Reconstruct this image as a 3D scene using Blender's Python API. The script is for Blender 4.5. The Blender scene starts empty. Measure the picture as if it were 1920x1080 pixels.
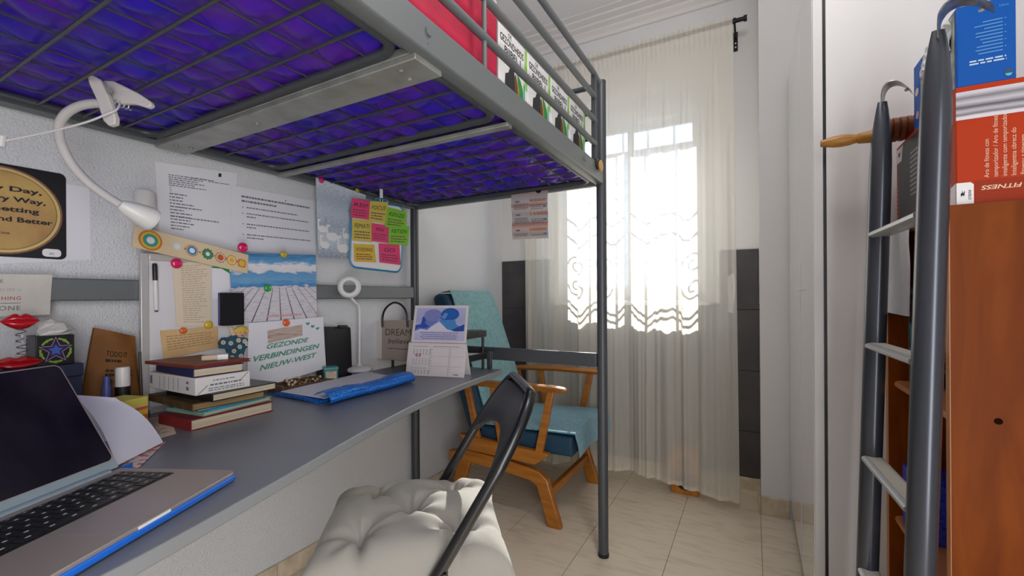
import bpy, bmesh, math, random
from mathutils import Vector, Matrix, Euler
random.seed(7)
C = bpy.context.scene.collection
SC = bpy.context.scene
PI = math.pi
rad = math.radians
def V(*a): return Vector(a)
# ---------------------------------------------------------------- camera, world, sun, added fill lights, exposure
FPX, EYE, YAW, ROLL, Y0 = 830.0, 1.01, rad(28.6), 0.006, 557.7
FW = V(-math.sin(YAW), math.cos(YAW), 0)
RT0 = V(math.cos(YAW), math.sin(YAW), 0)
UP0 = V(0, 0, 1)
RT = RT0 * math.cos(ROLL) - UP0 * math.sin(ROLL)
UP = UP0 * math.cos(ROLL) + RT0 * math.sin(ROLL)
cam_d = bpy.data.cameras.new('camera')
cam_d.sensor_width = 36; cam_d.lens = FPX / 1920 * 36; cam_d.clip_start = 0.02
cam_d.shift_y = (Y0 - 540) / 1920
cam = bpy.data.objects.new('camera', cam_d); C.objects.link(cam)
cm = Matrix((RT, UP, -FW)).transposed().to_4x4(); cm.translation = V(0, 0, EYE)
cam.matrix_world = cm
SC.camera = cam
w = bpy.data.worlds.new('sky'); SC.world = w; w.use_nodes = True
bg = w.node_tree.nodes['Background']
bg.inputs[0].default_value = (0.66, 0.78, 1.0, 1); bg.inputs[1].default_value = 2.7
def light(name, kind, loc, aim, energy, size=None, size_y=None, col=(1, 1, 1)):
    d = bpy.data.lights.new(name, kind); d.energy = energy; d.color = col
    if kind == 'AREA':
        d.shape = 'RECTANGLE'; d.size = size; d.size_y = size_y or size
    if kind == 'SUN': d.angle = rad(0.6)
    o = bpy.data.objects.new(name, d); C.objects.link(o); o.location = loc
    o.rotation_euler = (Vector(aim) - Vector(loc)).to_track_quat('-Z', 'Y').to_euler()
    return o
light('sun', 'SUN', (-1.54, 6.0, 4.4), (-0.66, 0.80, 0.50), 18.0, col=(1, 0.96, 0.9))
light('added_side_fill', 'AREA', (0.68, -0.25, 0.95), (-1.5, 0.75, 1.05), 30, 1.0, 1.6, (0.97, 0.985, 1))  # unseen fill light added to brighten the room from the side
light('added_overhead_fill', 'POINT', (0.0, 0.85, 2.25), (0.0, 0.85, 0), 12, col=(1, 0.985, 0.96)).data.shadow_soft_size = 0.16  # unseen point light added to lift the ceiling and walls
SC.view_settings.view_transform = 'Standard'; SC.view_settings.look = 'None'
SC.view_settings.gamma = 1; SC.view_settings.use_curve_mapping = False
SC.view_settings.exposure = 0.45
# ---------------------------------------------------------------- measuring: a pixel of the photo to a point on a plane
def ray(px, py):
    return FW + RT * ((px - 960) / FPX) + UP * ((Y0 - py) / FPX)
E = V(0, 0, EYE)
def on_z(px, py, z): d = ray(px, py); return E + d * ((z - EYE) / d.z)
def on_x(px, py, x): d = ray(px, py); return E + d * (x / d.x)
def on_y(px, py, y): d = ray(px, py); return E + d * (y / d.y)
def at_d(px, py, dep): return E + ray(px, py) * dep
def on_pl(px, py, p, n):
    d = ray(px, py); return E + d * ((p - E).dot(n) / d.dot(n))
# ---------------------------------------------------------------- materials
def lin(h):
    h = h.lstrip('#'); c = [int(h[i:i + 2], 16) / 255 for i in (0, 2, 4)]
    return tuple(((x + 0.055) / 1.055) ** 2.4 if x > 0.04045 else x / 12.92 for x in c) + (1,)
MATS = {}
def mat(name, col, rough=0.5, metal=0.0, col2=None, nscale=8, nstretch=(1, 1, 1), ramp=(0.35, 0.65), bump=0, bscale=60,
        spec=0.5, coat=0, sheen=0, detail=4, dist=0.0, bdist=0.004):
    if name in MATS: return MATS[name]
    m = bpy.data.materials.new(name); m.use_nodes = True; MATS[name] = m
    nt = m.node_tree; N = nt.nodes; L = nt.links; b = N['Principled BSDF']
    b.inputs['Base Color'].default_value = lin(col); b.inputs['Roughness'].default_value = rough
    b.inputs['Metallic'].default_value = metal; b.inputs['Specular IOR Level'].default_value = spec
    b.inputs['Coat Weight'].default_value = coat; b.inputs['Sheen Weight'].default_value = sheen
    tc = None
    if col2 or bump:
        tc = N.new('ShaderNodeTexCoord')
    if col2:
        mp = N.new('ShaderNodeMapping'); mp.inputs['Scale'].default_value = nstretch
        L.new(tc.outputs['Object'], mp.inputs[0])
        no = N.new('ShaderNodeTexNoise'); no.inputs['Scale'].default_value = nscale; no.inputs['Detail'].default_value = detail
        no.inputs['Distortion'].default_value = dist
        L.new(mp.outputs[0], no.inputs['Vector'])
        cr = N.new('ShaderNodeValToRGB'); cr.color_ramp.elements[0].position = ramp[0]; cr.color_ramp.elements[1].position = ramp[1]
        cr.color_ramp.elements[0].color = lin(col); cr.color_ramp.elements[1].color = lin(col2)
        L.new(no.outputs['Fac'], cr.inputs[0]); L.new(cr.outputs[0], b.inputs['Base Color'])
    if bump:
        n2 = N.new('ShaderNodeTexNoise'); n2.inputs['Scale'].default_value = bscale; n2.inputs['Detail'].default_value = 3
        L.new(tc.outputs['Object'], n2.inputs['Vector'])
        bp = N.new('ShaderNodeBump'); bp.inputs['Strength'].default_value = bump; bp.inputs['Distance'].default_value = bdist
        L.new(n2.outputs['Fac'], bp.inputs['Height']); L.new(bp.outputs[0], b.inputs['Normal'])
    return m
def uvmat(name, stops, axis=1, nscale=6, stretch=(1, 1, 1), amt=0.15, rough=0.6, amt2=0.0, nscale2=30):
    """a printed picture: colour bands along the sheet, broken up by noise"""
    if name in MATS: return MATS[name]
    m = bpy.data.materials.new(name); m.use_nodes = True; MATS[name] = m
    nt = m.node_tree; N = nt.nodes; L = nt.links; b = N['Principled BSDF']; b.inputs['Roughness'].default_value = rough
    tc = N.new('ShaderNodeTexCoord'); sp = N.new('ShaderNodeSeparateXYZ'); L.new(tc.outputs['UV'], sp.inputs[0])
    mp = N.new('ShaderNodeMapping'); mp.inputs['Scale'].default_value = stretch; L.new(tc.outputs['UV'], mp.inputs[0])
    no = N.new('ShaderNodeTexNoise'); no.inputs['Scale'].default_value = nscale; no.inputs['Detail'].default_value = 6
    L.new(mp.outputs[0], no.inputs['Vector'])
    ma = N.new('ShaderNodeMath'); ma.operation = 'MULTIPLY_ADD'; ma.inputs[1].default_value = amt; ma.inputs[2].default_value = -amt / 2
    L.new(no.outputs['Fac'], ma.inputs[0])
    ad = N.new('ShaderNodeMath'); ad.operation = 'ADD'; L.new(sp.outputs[axis], ad.inputs[0]); L.new(ma.outputs[0], ad.inputs[1])
    cr = N.new('ShaderNodeValToRGB'); el = cr.color_ramp.elements
    while len(el) < len(stops): el.new(0.5)
    for e, (p, c) in zip(el, stops): e.position = p; e.color = lin(c)
    L.new(ad.outputs[0], cr.inputs[0]); L.new(cr.outputs[0], b.inputs['Base Color'])
    return m
# ---------------------------------------------------------------- mesh building
def chain_matrix(o):
    m = Matrix.Identity(4)
    while o: m = o.matrix_basis @ m; o = o.parent
    return m
class MB:
    def __init__(s): s.v = []; s.f = []; s.mi = []; s.k = 0; s.uv = {}
    def add(s, vs, fs, mi=None):
        b = len(s.v); s.v += [Vector(p) for p in vs]
        for f in fs: s.f.append([b + i for i in f]); s.mi.append(s.k if mi is None else mi)
        return s
    def box(s, lo, hi, M=None):
        x0, y0, z0 = lo; x1, y1, z1 = hi
        vs = [V(x, y, z) for z in (z0, z1) for (x, y) in ((x0, y0), (x1, y0), (x1, y1), (x0, y1))]
        if M: vs = [M @ p for p in vs]
        return s.add(vs, [(3, 2, 1, 0), (4, 5, 6, 7), (0, 1, 5, 4), (1, 2, 6, 5), (2, 3, 7, 6), (3, 0, 4, 7)])
    def hexa(s, p):  # 4 bottom corners ccw, 4 top corners
        return s.add(p, [(3, 2, 1, 0), (4, 5, 6, 7), (0, 1, 5, 4), (1, 2, 6, 5), (2, 3, 7, 6), (3, 0, 4, 7)])
    def prism(s, poly, vec):
        n = len(poly); vec = Vector(vec); a = [Vector(p) for p in poly]
        return s.add(a + [p + vec for p in a], [tuple(reversed(range(n))), tuple(range(n, 2 * n))] +
                     [(i, (i + 1) % n, n + (i + 1) % n, n + i) for i in range(n)])
    def tube(s, pts, r, n=10, closed=False, ry=None, up=None):
        pts = [Vector(p) for p in pts]; m = len(pts)
        rr = r if isinstance(r, (list, tuple)) else [r] * m
        ryy = rr if ry is None else (ry if isinstance(ry, (list, tuple)) else [ry] * m)
        tan = []
        for i in range(m):
            a = pts[i - 1] if (i > 0 or closed) else pts[i]; b = pts[(i + 1) % m] if (i < m - 1 or closed) else pts[i]
            tan.append((b - a).normalized())
        u = Vector(up) if up else (V(0, 0, 1) if abs(tan[0].z) < 0.9 else V(1, 0, 0))
        vs = []
        for i in range(m):
            t = tan[i]
            if up: u = Vector(up)
            u = (u - t * u.dot(t)).normalized(); w_ = t.cross(u)
            for k in range(n):
                a = 2 * PI * k / n; vs.append(pts[i] + u * (math.cos(a) * rr[i]) + w_ * (math.sin(a) * ryy[i]))
        fs = []
        for i in range(m if closed else m - 1):
            j = (i + 1) % m
            for k in range(n): fs.append((i * n + k, i * n + (k + 1) % n, j * n + (k + 1) % n, j * n + k))
        if not closed: fs += [tuple(reversed(range(n))), tuple(range((m - 1) * n, m * n))]
        return s.add(vs, fs)
    def lathe(s, prof, n=24, M=None):
        vs = []; fs = []
        for (r, z) in prof:
            for k in range(n):
                a = 2 * PI * k / n; vs.append(V(r * math.cos(a), r * math.sin(a), z))
        m = len(prof)
        for i in range(m - 1):
            for k in range(n): fs.append((i * n + k, i * n + (k + 1) % n, (i + 1) * n + (k + 1) % n, (i + 1) * n + k))
        if prof[0][0] > 1e-5: fs.append(tuple(reversed(range(n))))
        if prof[-1][0] > 1e-5: fs.append(tuple(range((m - 1) * n, m * n)))
        if M: vs = [M @ p for p in vs]
        return s.add(vs, fs)
    def ell(s, c, r, n=14, m=8, M=None):
        vs = []; fs = []
        c = Vector(c)
        for i in range(m + 1):
            th = PI * i / m
            for k in range(n):
                a = 2 * PI * k / n
                p = V(r[0] * math.sin(th) * math.cos(a), r[1] * math.sin(th) * math.sin(a), r[2] * -math.cos(th))
                vs.append(c + (M @ p if M else p))
        for i in range(m):
            for k in range(n): fs.append((i * n + k, i * n + (k + 1) % n, (i + 1) * n + (k + 1) % n, (i + 1) * n + k))
        return s.add(vs, fs)
    def grid(s, fn, nu, nv):
        vs = [fn(i / nu, j / nv) for j in range(nv + 1) for i in range(nu + 1)]
        w_ = nu + 1
        return s.add(vs, [(j * w_ + i, j * w_ + i + 1, (j + 1) * w_ + i + 1, (j + 1) * w_ + i) for j in range(nv) for i in range(nu)])
    def slabgrid(s, fn, nu, nv, off):
        """a closed thin shell: fn(u,v) is the front, fn shifted by off the back"""
        off = Vector(off)
        w_ = nu + 1; n = w_ * (nv + 1)
        a = [Vector(fn(i / nu, j / nv)) for j in range(nv + 1) for i in range(nu + 1)]
        fs = [(j * w_ + i, j * w_ + i + 1, (j + 1) * w_ + i + 1, (j + 1) * w_ + i) for j in range(nv) for i in range(nu)]
        fs += [tuple(n + k for k in reversed(f)) for f in fs]
        ring = [i for i in range(nu)] + [j * w_ + nu for j in range(nv)] + [nv * w_ + i for i in range(nu, 0, -1)] + [j * w_ for j in range(nv, 0, -1)]
        for q in range(len(ring)):
            p0, p1 = ring[q], ring[(q + 1) % len(ring)]
            fs.append((p1, p0, n + p0, n + p1))
        return s.add(a + [p + off for p in a], fs)
    def build(s, name, m, parent=None, smooth=38, bevel=0, seg=2, sub=0, local=False, loc=None):
        me = bpy.data.meshes.new(name)
        vs = s.v
        o = bpy.data.objects.new(name, me)
        if parent is not None:
            if not local:
                inv = chain_matrix(parent).inverted(); vs = [inv @ p for p in vs]
            o.parent = parent
        elif loc is not None:
            loc = Vector(loc); vs = [p - loc for p in vs] if not local else vs; o.location = loc
        else:
            lo = [min(p[i] for p in vs) for i in range(3)]; hi = [max(p[i] for p in vs) for i in range(3)]
            loc = V((lo[0] + hi[0]) / 2, (lo[1] + hi[1]) / 2, lo[2]); vs = [p - loc for p in vs]; o.location = loc
        me.from_pydata([tuple(p) for p in vs], [], s.f)
        for x in (m if isinstance(m, (list, tuple)) else [m]): me.materials.append(x)
        me.polygons.foreach_set('material_index', s.mi)
        if s.uv:
            ul = me.uv_layers.new(name='UVMap')
            for lp in me.loops:
                if lp.vertex_index in s.uv: ul.data[lp.index].uv = s.uv[lp.vertex_index]
        if smooth:
            me.polygons.foreach_set('use_smooth', [True] * len(me.polygons))
            me.set_sharp_from_angle(angle=rad(smooth))
        me.update()
        C.objects.link(o)
        if bevel:
            b = o.modifiers.new('bevel', 'BEVEL'); b.width = bevel; b.segments = seg; b.limit_method = 'ANGLE'; b.angle_limit = rad(40)
        if sub:
            q = o.modifiers.new('sub', 'SUBSURF'); q.levels = sub; q.render_levels = sub
        return o
def thing(name, label, cat, loc=(0, 0, 0), rz=0, group=None, rot=None):
    o = bpy.data.objects.new(name, None); C.objects.link(o); o.location = loc
    o.rotation_euler = rot if rot else (0, 0, rz); o.empty_display_size = 0.05
    return tag(o, label, cat, group)
def tag(o, label=None, cat=None, group=None, kind=None):
    if label: o['label'] = label
    if cat: o['category'] = cat
    if group: o['group'] = group
    if kind: o['kind'] = kind
    return o
def copy_tree(o, parent=None):
    c = o.copy(); C.objects.link(c)
    if parent is not None: c.parent = parent
    for ch in [x for x in C.objects if x.parent is o]: copy_tree(ch, c)
    return c
def rrect(x0, y0, x1, y1, r, n=5):
    out = []
    for (cx, cy, a0) in ((x1 - r, y0 + r, -90), (x1 - r, y1 - r, 0), (x0 + r, y1 - r, 90), (x0 + r, y0 + r, 180)):
        for k in range(n + 1):
            a = rad(a0 + 90 * k / n); out.append((cx + r * math.cos(a), cy + r * math.sin(a)))
    return out
def circ(cx, cy, rx, ry=None, n=24, a0=0):
    ry = rx if ry is None else ry
    return [(cx + rx * math.cos(2 * PI * k / n + a0), cy + ry * math.sin(2 * PI * k / n + a0)) for k in range(n)]
def smooth_path(pts, n=6, closed=False):
    P = [Vector(p) for p in pts]; m = len(P); out = []
    for i in range(m if closed else m - 1):
        p0 = P[i - 1] if (i > 0 or closed) else P[0]; p1 = P[i]; p2 = P[(i + 1) % m]
        p3 = P[(i + 2) % m] if (i + 2 < m or closed) else P[-1]
        for k in range(n):
            t = k / n
            out.append(0.5 * ((2 * p1) + (p2 - p0) * t + (2 * p0 - 5 * p1 + 4 * p2 - p3) * t * t + (3 * p1 - p0 - 3 * p2 + p3) * t ** 3))
    if not closed: out.append(P[-1])
    return out
# ---------------------------------------------------------------- lettering
TG = {}
def text_geo(body, bold=0.0, shear=0.0, space=1.0):
    k = (body, bold, shear, space)
    if k in TG: return TG[k]
    cu = bpy.data.curves.new('lettering', 'FONT'); cu.body = body; cu.size = 1; cu.offset = bold; cu.shear = shear
    cu.space_character = space; cu.resolution_u = 3; cu.fill_mode = 'FRONT'; cu.align_x = 'LEFT'
    o = bpy.data.objects.new('lettering', cu); C.objects.link(o)
    me = bpy.data.meshes.new_from_object(o)
    vs = [(v.co.x, v.co.y) for v in me.vertices]; fs = [tuple(p.vertices) for p in me.polygons]
    bpy.data.objects.remove(o); bpy.data.curves.remove(cu); bpy.data.meshes.remove(me)
    TG[k] = (vs, fs); return TG[k]
CAP = 0.70
class Sheet:
    """a flat or slightly curled rectangle; corners bottom-left, bottom-right, top-right, top-left seen from its front"""
    def __init__(s, bl, br, tr, tl, curl=None):
        s.c = [Vector(p) for p in (bl, br, tr, tl)]
        s.n = ((s.c[1] - s.c[0]).cross(s.c[3] - s.c[0])).normalized()
        s.W = ((s.c[1] - s.c[0]).length + (s.c[2] - s.c[3]).length) / 2; s.H = ((s.c[3] - s.c[0]).length + (s.c[2] - s.c[1]).length) / 2
        s.curl = curl
    def pt(s, u, v, off=0):
        p = (s.c[0] * (1 - u) + s.c[1] * u) * (1 - v) + (s.c[3] * (1 - u) + s.c[2] * u) * v
        return p + s.n * (off + (s.curl(u, v) if s.curl else 0))
    def slab(s, name, m, parent=None, th=0.0008, n=None, smooth=38):
        n = n or ((8, 8) if s.curl else (1, 1))
        b = MB(); b.slabgrid(lambda u, v: s.pt(u, v), n[0], n[1], s.n * -th)
        w_ = n[0] + 1; tot = w_ * (n[1] + 1)
        for j in range(n[1] + 1):
            for i in range(n[0] + 1): b.uv[j * w_ + i] = (i / n[0], j / n[1]); b.uv[tot + j * w_ + i] = (i / n[0], j / n[1])
        return b.build(name, m, parent, smooth=smooth)
    def outline(s, pts, name, m, parent=None, th=0.0008):
        b = MB(); P = [s.pt(u, v) for u, v in pts]; b.prism([p - s.n * th for p in P], s.n * th)
        for i, (u, v) in enumerate(pts): b.uv[i] = (u, v); b.uv[len(pts) + i] = (u, v)
        return b.build(name, m, parent)
    def poly(s, b, pts, off=0.0005):
        base = len(b.v); b.add([s.pt(u, v, off) for u, v in pts], [tuple(range(len(pts)))])
        for i, (u, v) in enumerate(pts): b.uv[base + i] = (u, v)
        return b
    def rect(s, b, u0, v0, u1, v1, off=0.0005): return s.poly(b, [(u0, v0), (u1, v0), (u1, v1), (u0, v1)], off)
    def disc(s, b, u, v, r, off=0.0005, n=24, ry=None):
        return s.poly(b, circ(u, v, r / s.W, (ry or r) / s.H, n), off)
    def words(s, b, u0, u1, vtop, lines, h, gap, seed=1, off=0.0005, ragged=0.4):
        """print too small to read: rows of word-long dashes"""
        rnd = random.Random(seed)
        for i in range(lines):
            v = vtop - i * gap; end = u1 - rnd.random() * ragged * (u1 - u0); u = u0
            while u < end:
                wl = rnd.uniform(0.02, 0.07) * 0.18 / s.W
                s.rect(b, u, v - h, min(u + wl, end), v, off); u += wl + 0.012 * 0.18 / s.W
        return b
    def text(s, b, body, u, v, h, align='l', bold=0.0, shear=0.0, fit=None, off=0.0006, rot=0, space=1.0):
        """h: cap height as a share of the sheet's height; fit: width as a share of the sheet's width"""
        vs, fs = text_geo(body, bold, shear, space)
        if not vs: return b
        k = h * s.H / CAP; x0 = min(p[0] for p in vs); x1 = max(p[0] for p in vs)
        kx = k if fit is None else fit * (s.W if not rot % 180 else s.H) / (x1 - x0)
        sh = {'l': x0, 'c': (x0 + x1) / 2, 'r': x1}[align]
        ca, sa = math.cos(rad(rot)), math.sin(rad(rot))
        P = []
        for x, y in vs:
            X, Y = (x - sh) * kx, y * k
            P.append(s.pt(u + (X * ca - Y * sa) / s.W, v + (X * sa + Y * ca) / s.H, off))
        return b.add(P, fs)
def wall_sheet(pix, x, curl=None):
    """corner pixels bl, br, tr, tl of something flat against the left wall"""
    return Sheet(*[on_x(px, py, x) for px, py in pix], curl=curl)
# ================================================================ palette
PLASTER = mat('white_stipple_plaster', '#D9D9DC', 0.85, bump=1.0, bscale=200, bdist=0.004)
WALLM = mat('white_wall_paint', '#DBDADA', 0.8, bump=0.08, bscale=120)
CEILM = mat('white_ceiling_paint', '#E4E1DF', 0.85)
GREYP = mat('grey_bed_paint', '#6B6F71', 0.42, 0.2)
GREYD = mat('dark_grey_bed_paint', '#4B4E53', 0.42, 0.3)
WIREM = mat('grey_wire', '#55575C', 0.4, 0.5)
BEAMM = mat('beam_reflection_grey', '#A4A6A2', 0.34, 0.35, col2='#8E8F87', nscale=14)  # beam grey lightened to carry the flat reflection on it
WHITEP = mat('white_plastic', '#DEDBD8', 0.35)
BLACKP = mat('black_plastic', '#141519', 0.35)
PAPER = mat('white_paper', '#E2E1E6', 0.8)
CREAM = mat('cream_paper', '#DCCBB2', 0.8)
INK = mat('grey_ink', '#6E6E78', 0.8)
INKD = mat('black_ink', '#1D1B1F', 0.7)
TILED = mat('charcoal_wall_tile', '#3B393C', 0.45, col2='#464446', nscale=9, bump=0.05, bscale=30)
GROUT = mat('dark_grout', '#2A292B', 0.9)
TILEF = mat('beige_floor_tile', '#DDCFB9', 0.32, col2='#B5A287', nscale=11, nstretch=(0.8, 4.0, 1), ramp=(0.50, 0.95), detail=8)
GROUTF = mat('beige_grout', '#A99B89', 0.9)
SKIRT = mat('beige_skirting_tile', '#DACBB3', 0.4, col2='#C2AF94', nscale=26, nstretch=(1, 1, 0.6))
# ================================================================ the room
XL, XR, YB, YN, ZC = -1.50, 0.74, 2.62, -1.30, 2.66
st = lambda o: tag(o, kind='structure')
fl = st(MB().box((XL - .1, YN - .1, -0.06), (XR + .1, YB + .3, -0.006)).build('floor', GROUTF, smooth=0))
tm = None
xs = [0.0245 + .3195 * k for k in range(-5, 4)]
for i in range(len(xs) - 1):
    y = YB - .62 * (1 + (i % 2) * 0)
    yy = [YN - .02 + k * .6395 for k in range(0, 8)]
    for j in range(len(yy) - 1):
        x0, x1, y0, y1 = max(xs[i], XL), min(xs[i + 1], XR), max(yy[j], YN), min(yy[j + 1], YB)
        if x1 - x0 < .02 or y1 - y0 < .02: continue
        MB().box((x0 + .001, y0 + .001, -0.012), (x1 - .001, y1 - .001, 0)).build('floor_tile', TILEF, fl, smooth=0)
st(MB().box((XL - .12, YN, 0), (XL, YB + .3, ZC)).build('wall_left', PLASTER, smooth=0))
st(MB().box((XR, YN, 0), (XR + .12, YB + .3, ZC)).build('wall_right', WALLM, smooth=0))
st(MB().box((XL, YN - .12, 0), (XR, YN, ZC)).build('wall_rear', WALLM, smooth=0))
st(MB().box((XL - .12, YN - .12, ZC), (XR + .12, YB + .3, ZC + .1)).build('ceiling', CEILM, smooth=0))
# back wall round the window opening
WX0, WX1, WZ0, WZ1 = -1.09, -0.225, 0.985, 2.20
b = MB()
b.box((XL, YB, 0), (WX0, YB + .28, ZC)).box((WX1, YB, 0), (XR, YB + .28, ZC))
b.box((WX0, YB, 0), (WX1, YB + .28, WZ0)).box((WX0, YB, WZ1), (WX1, YB + .28, ZC))
wb = st(b.build('wall_back', WALLM, smooth=0))
# charcoal wainscot tiles, set proud of the wall with open joints
wz = [0.062, 0.305, 0.622, 0.94, 1.255]
for (xa, xb) in ((XL, -1.15), (-1.15, -.60), (-.60, -.16), (-.16, 0.027)):
    for k in range(4):
        if wz[k + 1] > WZ0 and xa >= WX0 - .08 and xb <= WX1 + .12 and xa < -.3 and xb < -.1:
            if wz[k] < WZ0 - .05: MB().box((xa + .0015, YB - .011, wz[k] + .0015), (xb - .0015, YB, WZ0 - .02)).build('tile', TILED, wb, smooth=0)
            continue
        MB().box((xa + .0015, YB - .011, wz[k] + .0015), (xb - .0015, YB, wz[k + 1] - .0015)).build('tile', TILED, wb, smooth=0)
MB().box((XL, YB - .004, wz[0]), (.027, YB - .0005, 0.97)).build('grout_bed', GROUT, wb, smooth=0)
# column that narrows the window bay on the right
PX0, PY = 0.027, 2.36
st(MB().box((PX0, PY, 0), (XR, YB, ZC)).build('wall_column', WALLM, smooth=0))
# skirting tiles
def skirting(name, a, c, n, h=0.066, t=0.012):
    a, c = Vector(a), Vector(c); d = (c - a); ln = d.length; d.normalize()
    k = max(1, round(ln / .33)); s0 = ln / k; root = None
    for i in range(k):
        p, q = a + d * (i * s0 + .001), a + d * ((i + 1) * s0 - .001)
        vs = [p, q, q + n * t, p + n * t]
        if (q - p).cross(n * t).z < 0: vs = [p, p + n * t, q + n * t, q]
        bb = MB().hexa([v + V(0, 0, .0) for v in vs] + [v + V(0, 0, h) for v in vs])
        o = bb.build(name if root is None else 'skirting_tile', SKIRT, root, smooth=0, bevel=.002)
        if root is None: root = st(o)
skirting('baseboard_left', (XL, YN, 0), (XL, YB - .013, 0), V(1, 0, 0))
skirting('baseboard_back', (XL + .013, YB, 0), (PX0 - .001, YB, 0), V(0, -1, 0))
skirting('baseboard_column', (PX0, PY, 0), (0.14, PY, 0), V(0, -1, 0), h=.085)
skirting('baseboard_column_side', (PX0, PY - .012, 0), (PX0, YB - .013, 0), V(-1, 0, 0), h=.07)
# stepped plaster cornice along the back wall and its three shadow grooves
CORN = mat('cornice_plaster', '#DDD9D6', 0.85)
b = MB()
prof = [(0, 0), (0, -.085), (-.018, -.085), (-.030, -.070), (-.052, -.058), (-.052, -.046), (-.085, -.040), (-.085, -.028), (-.125, -.022), (-.125, -.010), (-.165, -.006), (-.165, 0)]
b.prism([V(XL, YB + y, ZC + z) for y, z in prof], (PX0 - XL, 0, 0))
st(b.build('trim_1', CORN, smooth=0))
# ---------------------------------------------------------------- window: recess, white frame, two sashes, roller shutter box
WFR = mat('white_window_frame', '#DADCE0', 0.35)
GL = bpy.data.materials.new('window_glass'); GL.use_nodes = True
nt = GL.node_tree; nt.nodes.clear()
go = nt.nodes.new('ShaderNodeOutputMaterial'); gt = nt.nodes.new('ShaderNodeBsdfTransparent'); gg = nt.nodes.new('ShaderNodeBsdfGlossy'); gm = nt.nodes.new('ShaderNodeMixShader')
gg.inputs['Roughness'].default_value = 0.02; gm.inputs[0].default_value = 0.06; gt.inputs[0].default_value = (.96, .98, 1, 1)
nt.links.new(gt.outputs[0], gm.inputs[1]); nt.links.new(gg.outputs[0], gm.inputs[2]); nt.links.new(gm.outputs[0], go.inputs[0])
yw = YB + .10
b = MB(); b.box((WX0, yw, WZ0), (WX0 + .045, yw + .06, WZ1)).box((WX1 - .045, yw, WZ0), (WX1, yw + .06, WZ1))
b.box((WX0 + .045, yw, WZ0), (WX1 - .045, yw + .06, WZ0 + .045)).box((WX0 + .045, yw, WZ1 - .045), (WX1 - .045, yw + .06, WZ1))
wf = st(b.build('window_1', WFR, smooth=0))
MB().box((WX0 + .046, yw - .012, WZ1 - .135), (WX1 - .046, yw + .05, WZ1 - .046)).build('shutter_box', WFR, wf, smooth=0, bevel=.006)
xm = (WX0 + WX1) / 2
for (xa, xb, yo) in ((WX0 + .045, xm + .02, .008), (xm - .02, WX1 - .045, .034)):
    b = MB(); z0, z1 = WZ0 + .046, WZ1 - .137; y0, y1 = yw + yo, yw + yo + .022
    b.box((xa, y0, z0), (xa + .035, y1, z1)).box((xb - .035, y0, z0), (xb, y1, z1)).box((xa + .035, y0, z0), (xb - .035, y1, z0 + .04)).box((xa + .035, y0, z1 - .04), (xb - .035, y1, z1))
    sa = b.build('sash', WFR, wf, smooth=0)
    MB().box((xa + .034, y0 + .009, z0 + .039), (xb - .034, y0 + .013, z1 - .039)).build('pane', GL, sa, smooth=0)
st(MB().box((WX0 - .02, YB - .03, WZ0 - .025), (WX1 + .02, yw + .16, WZ0)).build('window_sill', WFR, smooth=0, bevel=.004))
# wrought iron grille outside the window
IRON = mat('white_painted_iron', '#B9C0CC', 0.5, 0.0)
gr = thing('window_grille', 'pale wrought iron window grille of bars, wavy rails and scrolls behind the curtain', 'grille', (xm, YB + .24, WZ0))
yg = YB + .25
for k in range(6):
    x = WX0 + .04 + k * (WX1 - WX0 - .08) / 5
    MB().tube([(x, yg, WZ0 + .001), (x, yg, WZ1)], .008, 8).build('bar', IRON, gr)
for z in (1.24, 1.28, 1.66, 1.76):
    pts = [(WX0 + .002 + (WX1 - WX0 - .004) * i / 40, yg - .006, z + .022 * math.sin(i / 40 * 2 * PI * 4.5)) for i in range(41)]
    MB().tube(pts, .007, 8).build('wavy_rail', IRON, gr)
def spiral(cx, cz, sgn, r0=.055, turns=1.3, n=26, flip=1):
    return [(cx + sgn * r0 * (1 - .75 * i / n) * math.cos(turns * 2 * PI * i / n), yg - .004, cz + flip * r0 * (1 - .75 * i / n) * math.sin(turns * 2 * PI * i / n)) for i in range(n + 1)]
for k in (0, 1, 4):
    x = WX0 + .04 + (k + .5) * (WX1 - WX0 - .08) / 5
    for (z, f) in ((1.10, 1), (1.40, -1), (1.52, 1)):
        MB().tube(spiral(x, z, 1 if k % 2 else -1, flip=f), .006, 6).build('scroll', IRON, gr)
# house across the street
HOUSE = mat('white_house_render', '#B9B8B6', 0.9, bump=.1, bscale=3)  # plain off-white render, one even colour
h = thing('neighbour_house', 'white rendered house across the street seen through the curtained window', 'house', (0, 7.2, -3))
MB().box((-9, 7.2, -3), (7, 9, 3.3)).build('facade', HOUSE, h, smooth=0)
ROOF = mat('clay_roof', '#B9A79B', 0.9)
b = MB(); b.prism([V(-9.2, 7.0, 3.3), V(-9.2, 9, 3.3), V(-9.2, 9, 3.7)], (16.4, 0, 0)); b.build('roof', ROOF, h, smooth=0)
st(MB().box((-14, YB + .32, -3.2), (14, 16, -3.0)).build('floor_street', mat('pale_street', '#E0DAD0', .9), smooth=0))
# shutter strap with its white plate, right of the curtain
s_ = thing('shutter_strap', 'white roller shutter strap looping from a plate right of the curtain', 'strap', tuple(on_y(1371, 584, YB - .015)))
a, c = on_y(1369, 518, YB - .02), on_y(1370, 580, YB - .02)
MB().tube([a, c], .0022, 8, ry=.010, up=(0, 1, 0)).build('strap_band', WHITEP, s_)
MB().box((c.x - .012, YB - .024, c.z - .02), (c.x + .012, YB - .011, c.z + .02)).build('wall_plate', WHITEP, s_, bevel=.003)
MB().tube(smooth_path([a + V(0, 0, -.0), a + V(.014, -.004, .004), a + V(.018, -.006, -.08), c + V(.006, -.006, .018)]), .0016, 6, ry=.006, up=(0, 1, 0)).build('loose_loop', WHITEP, s_)
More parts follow.
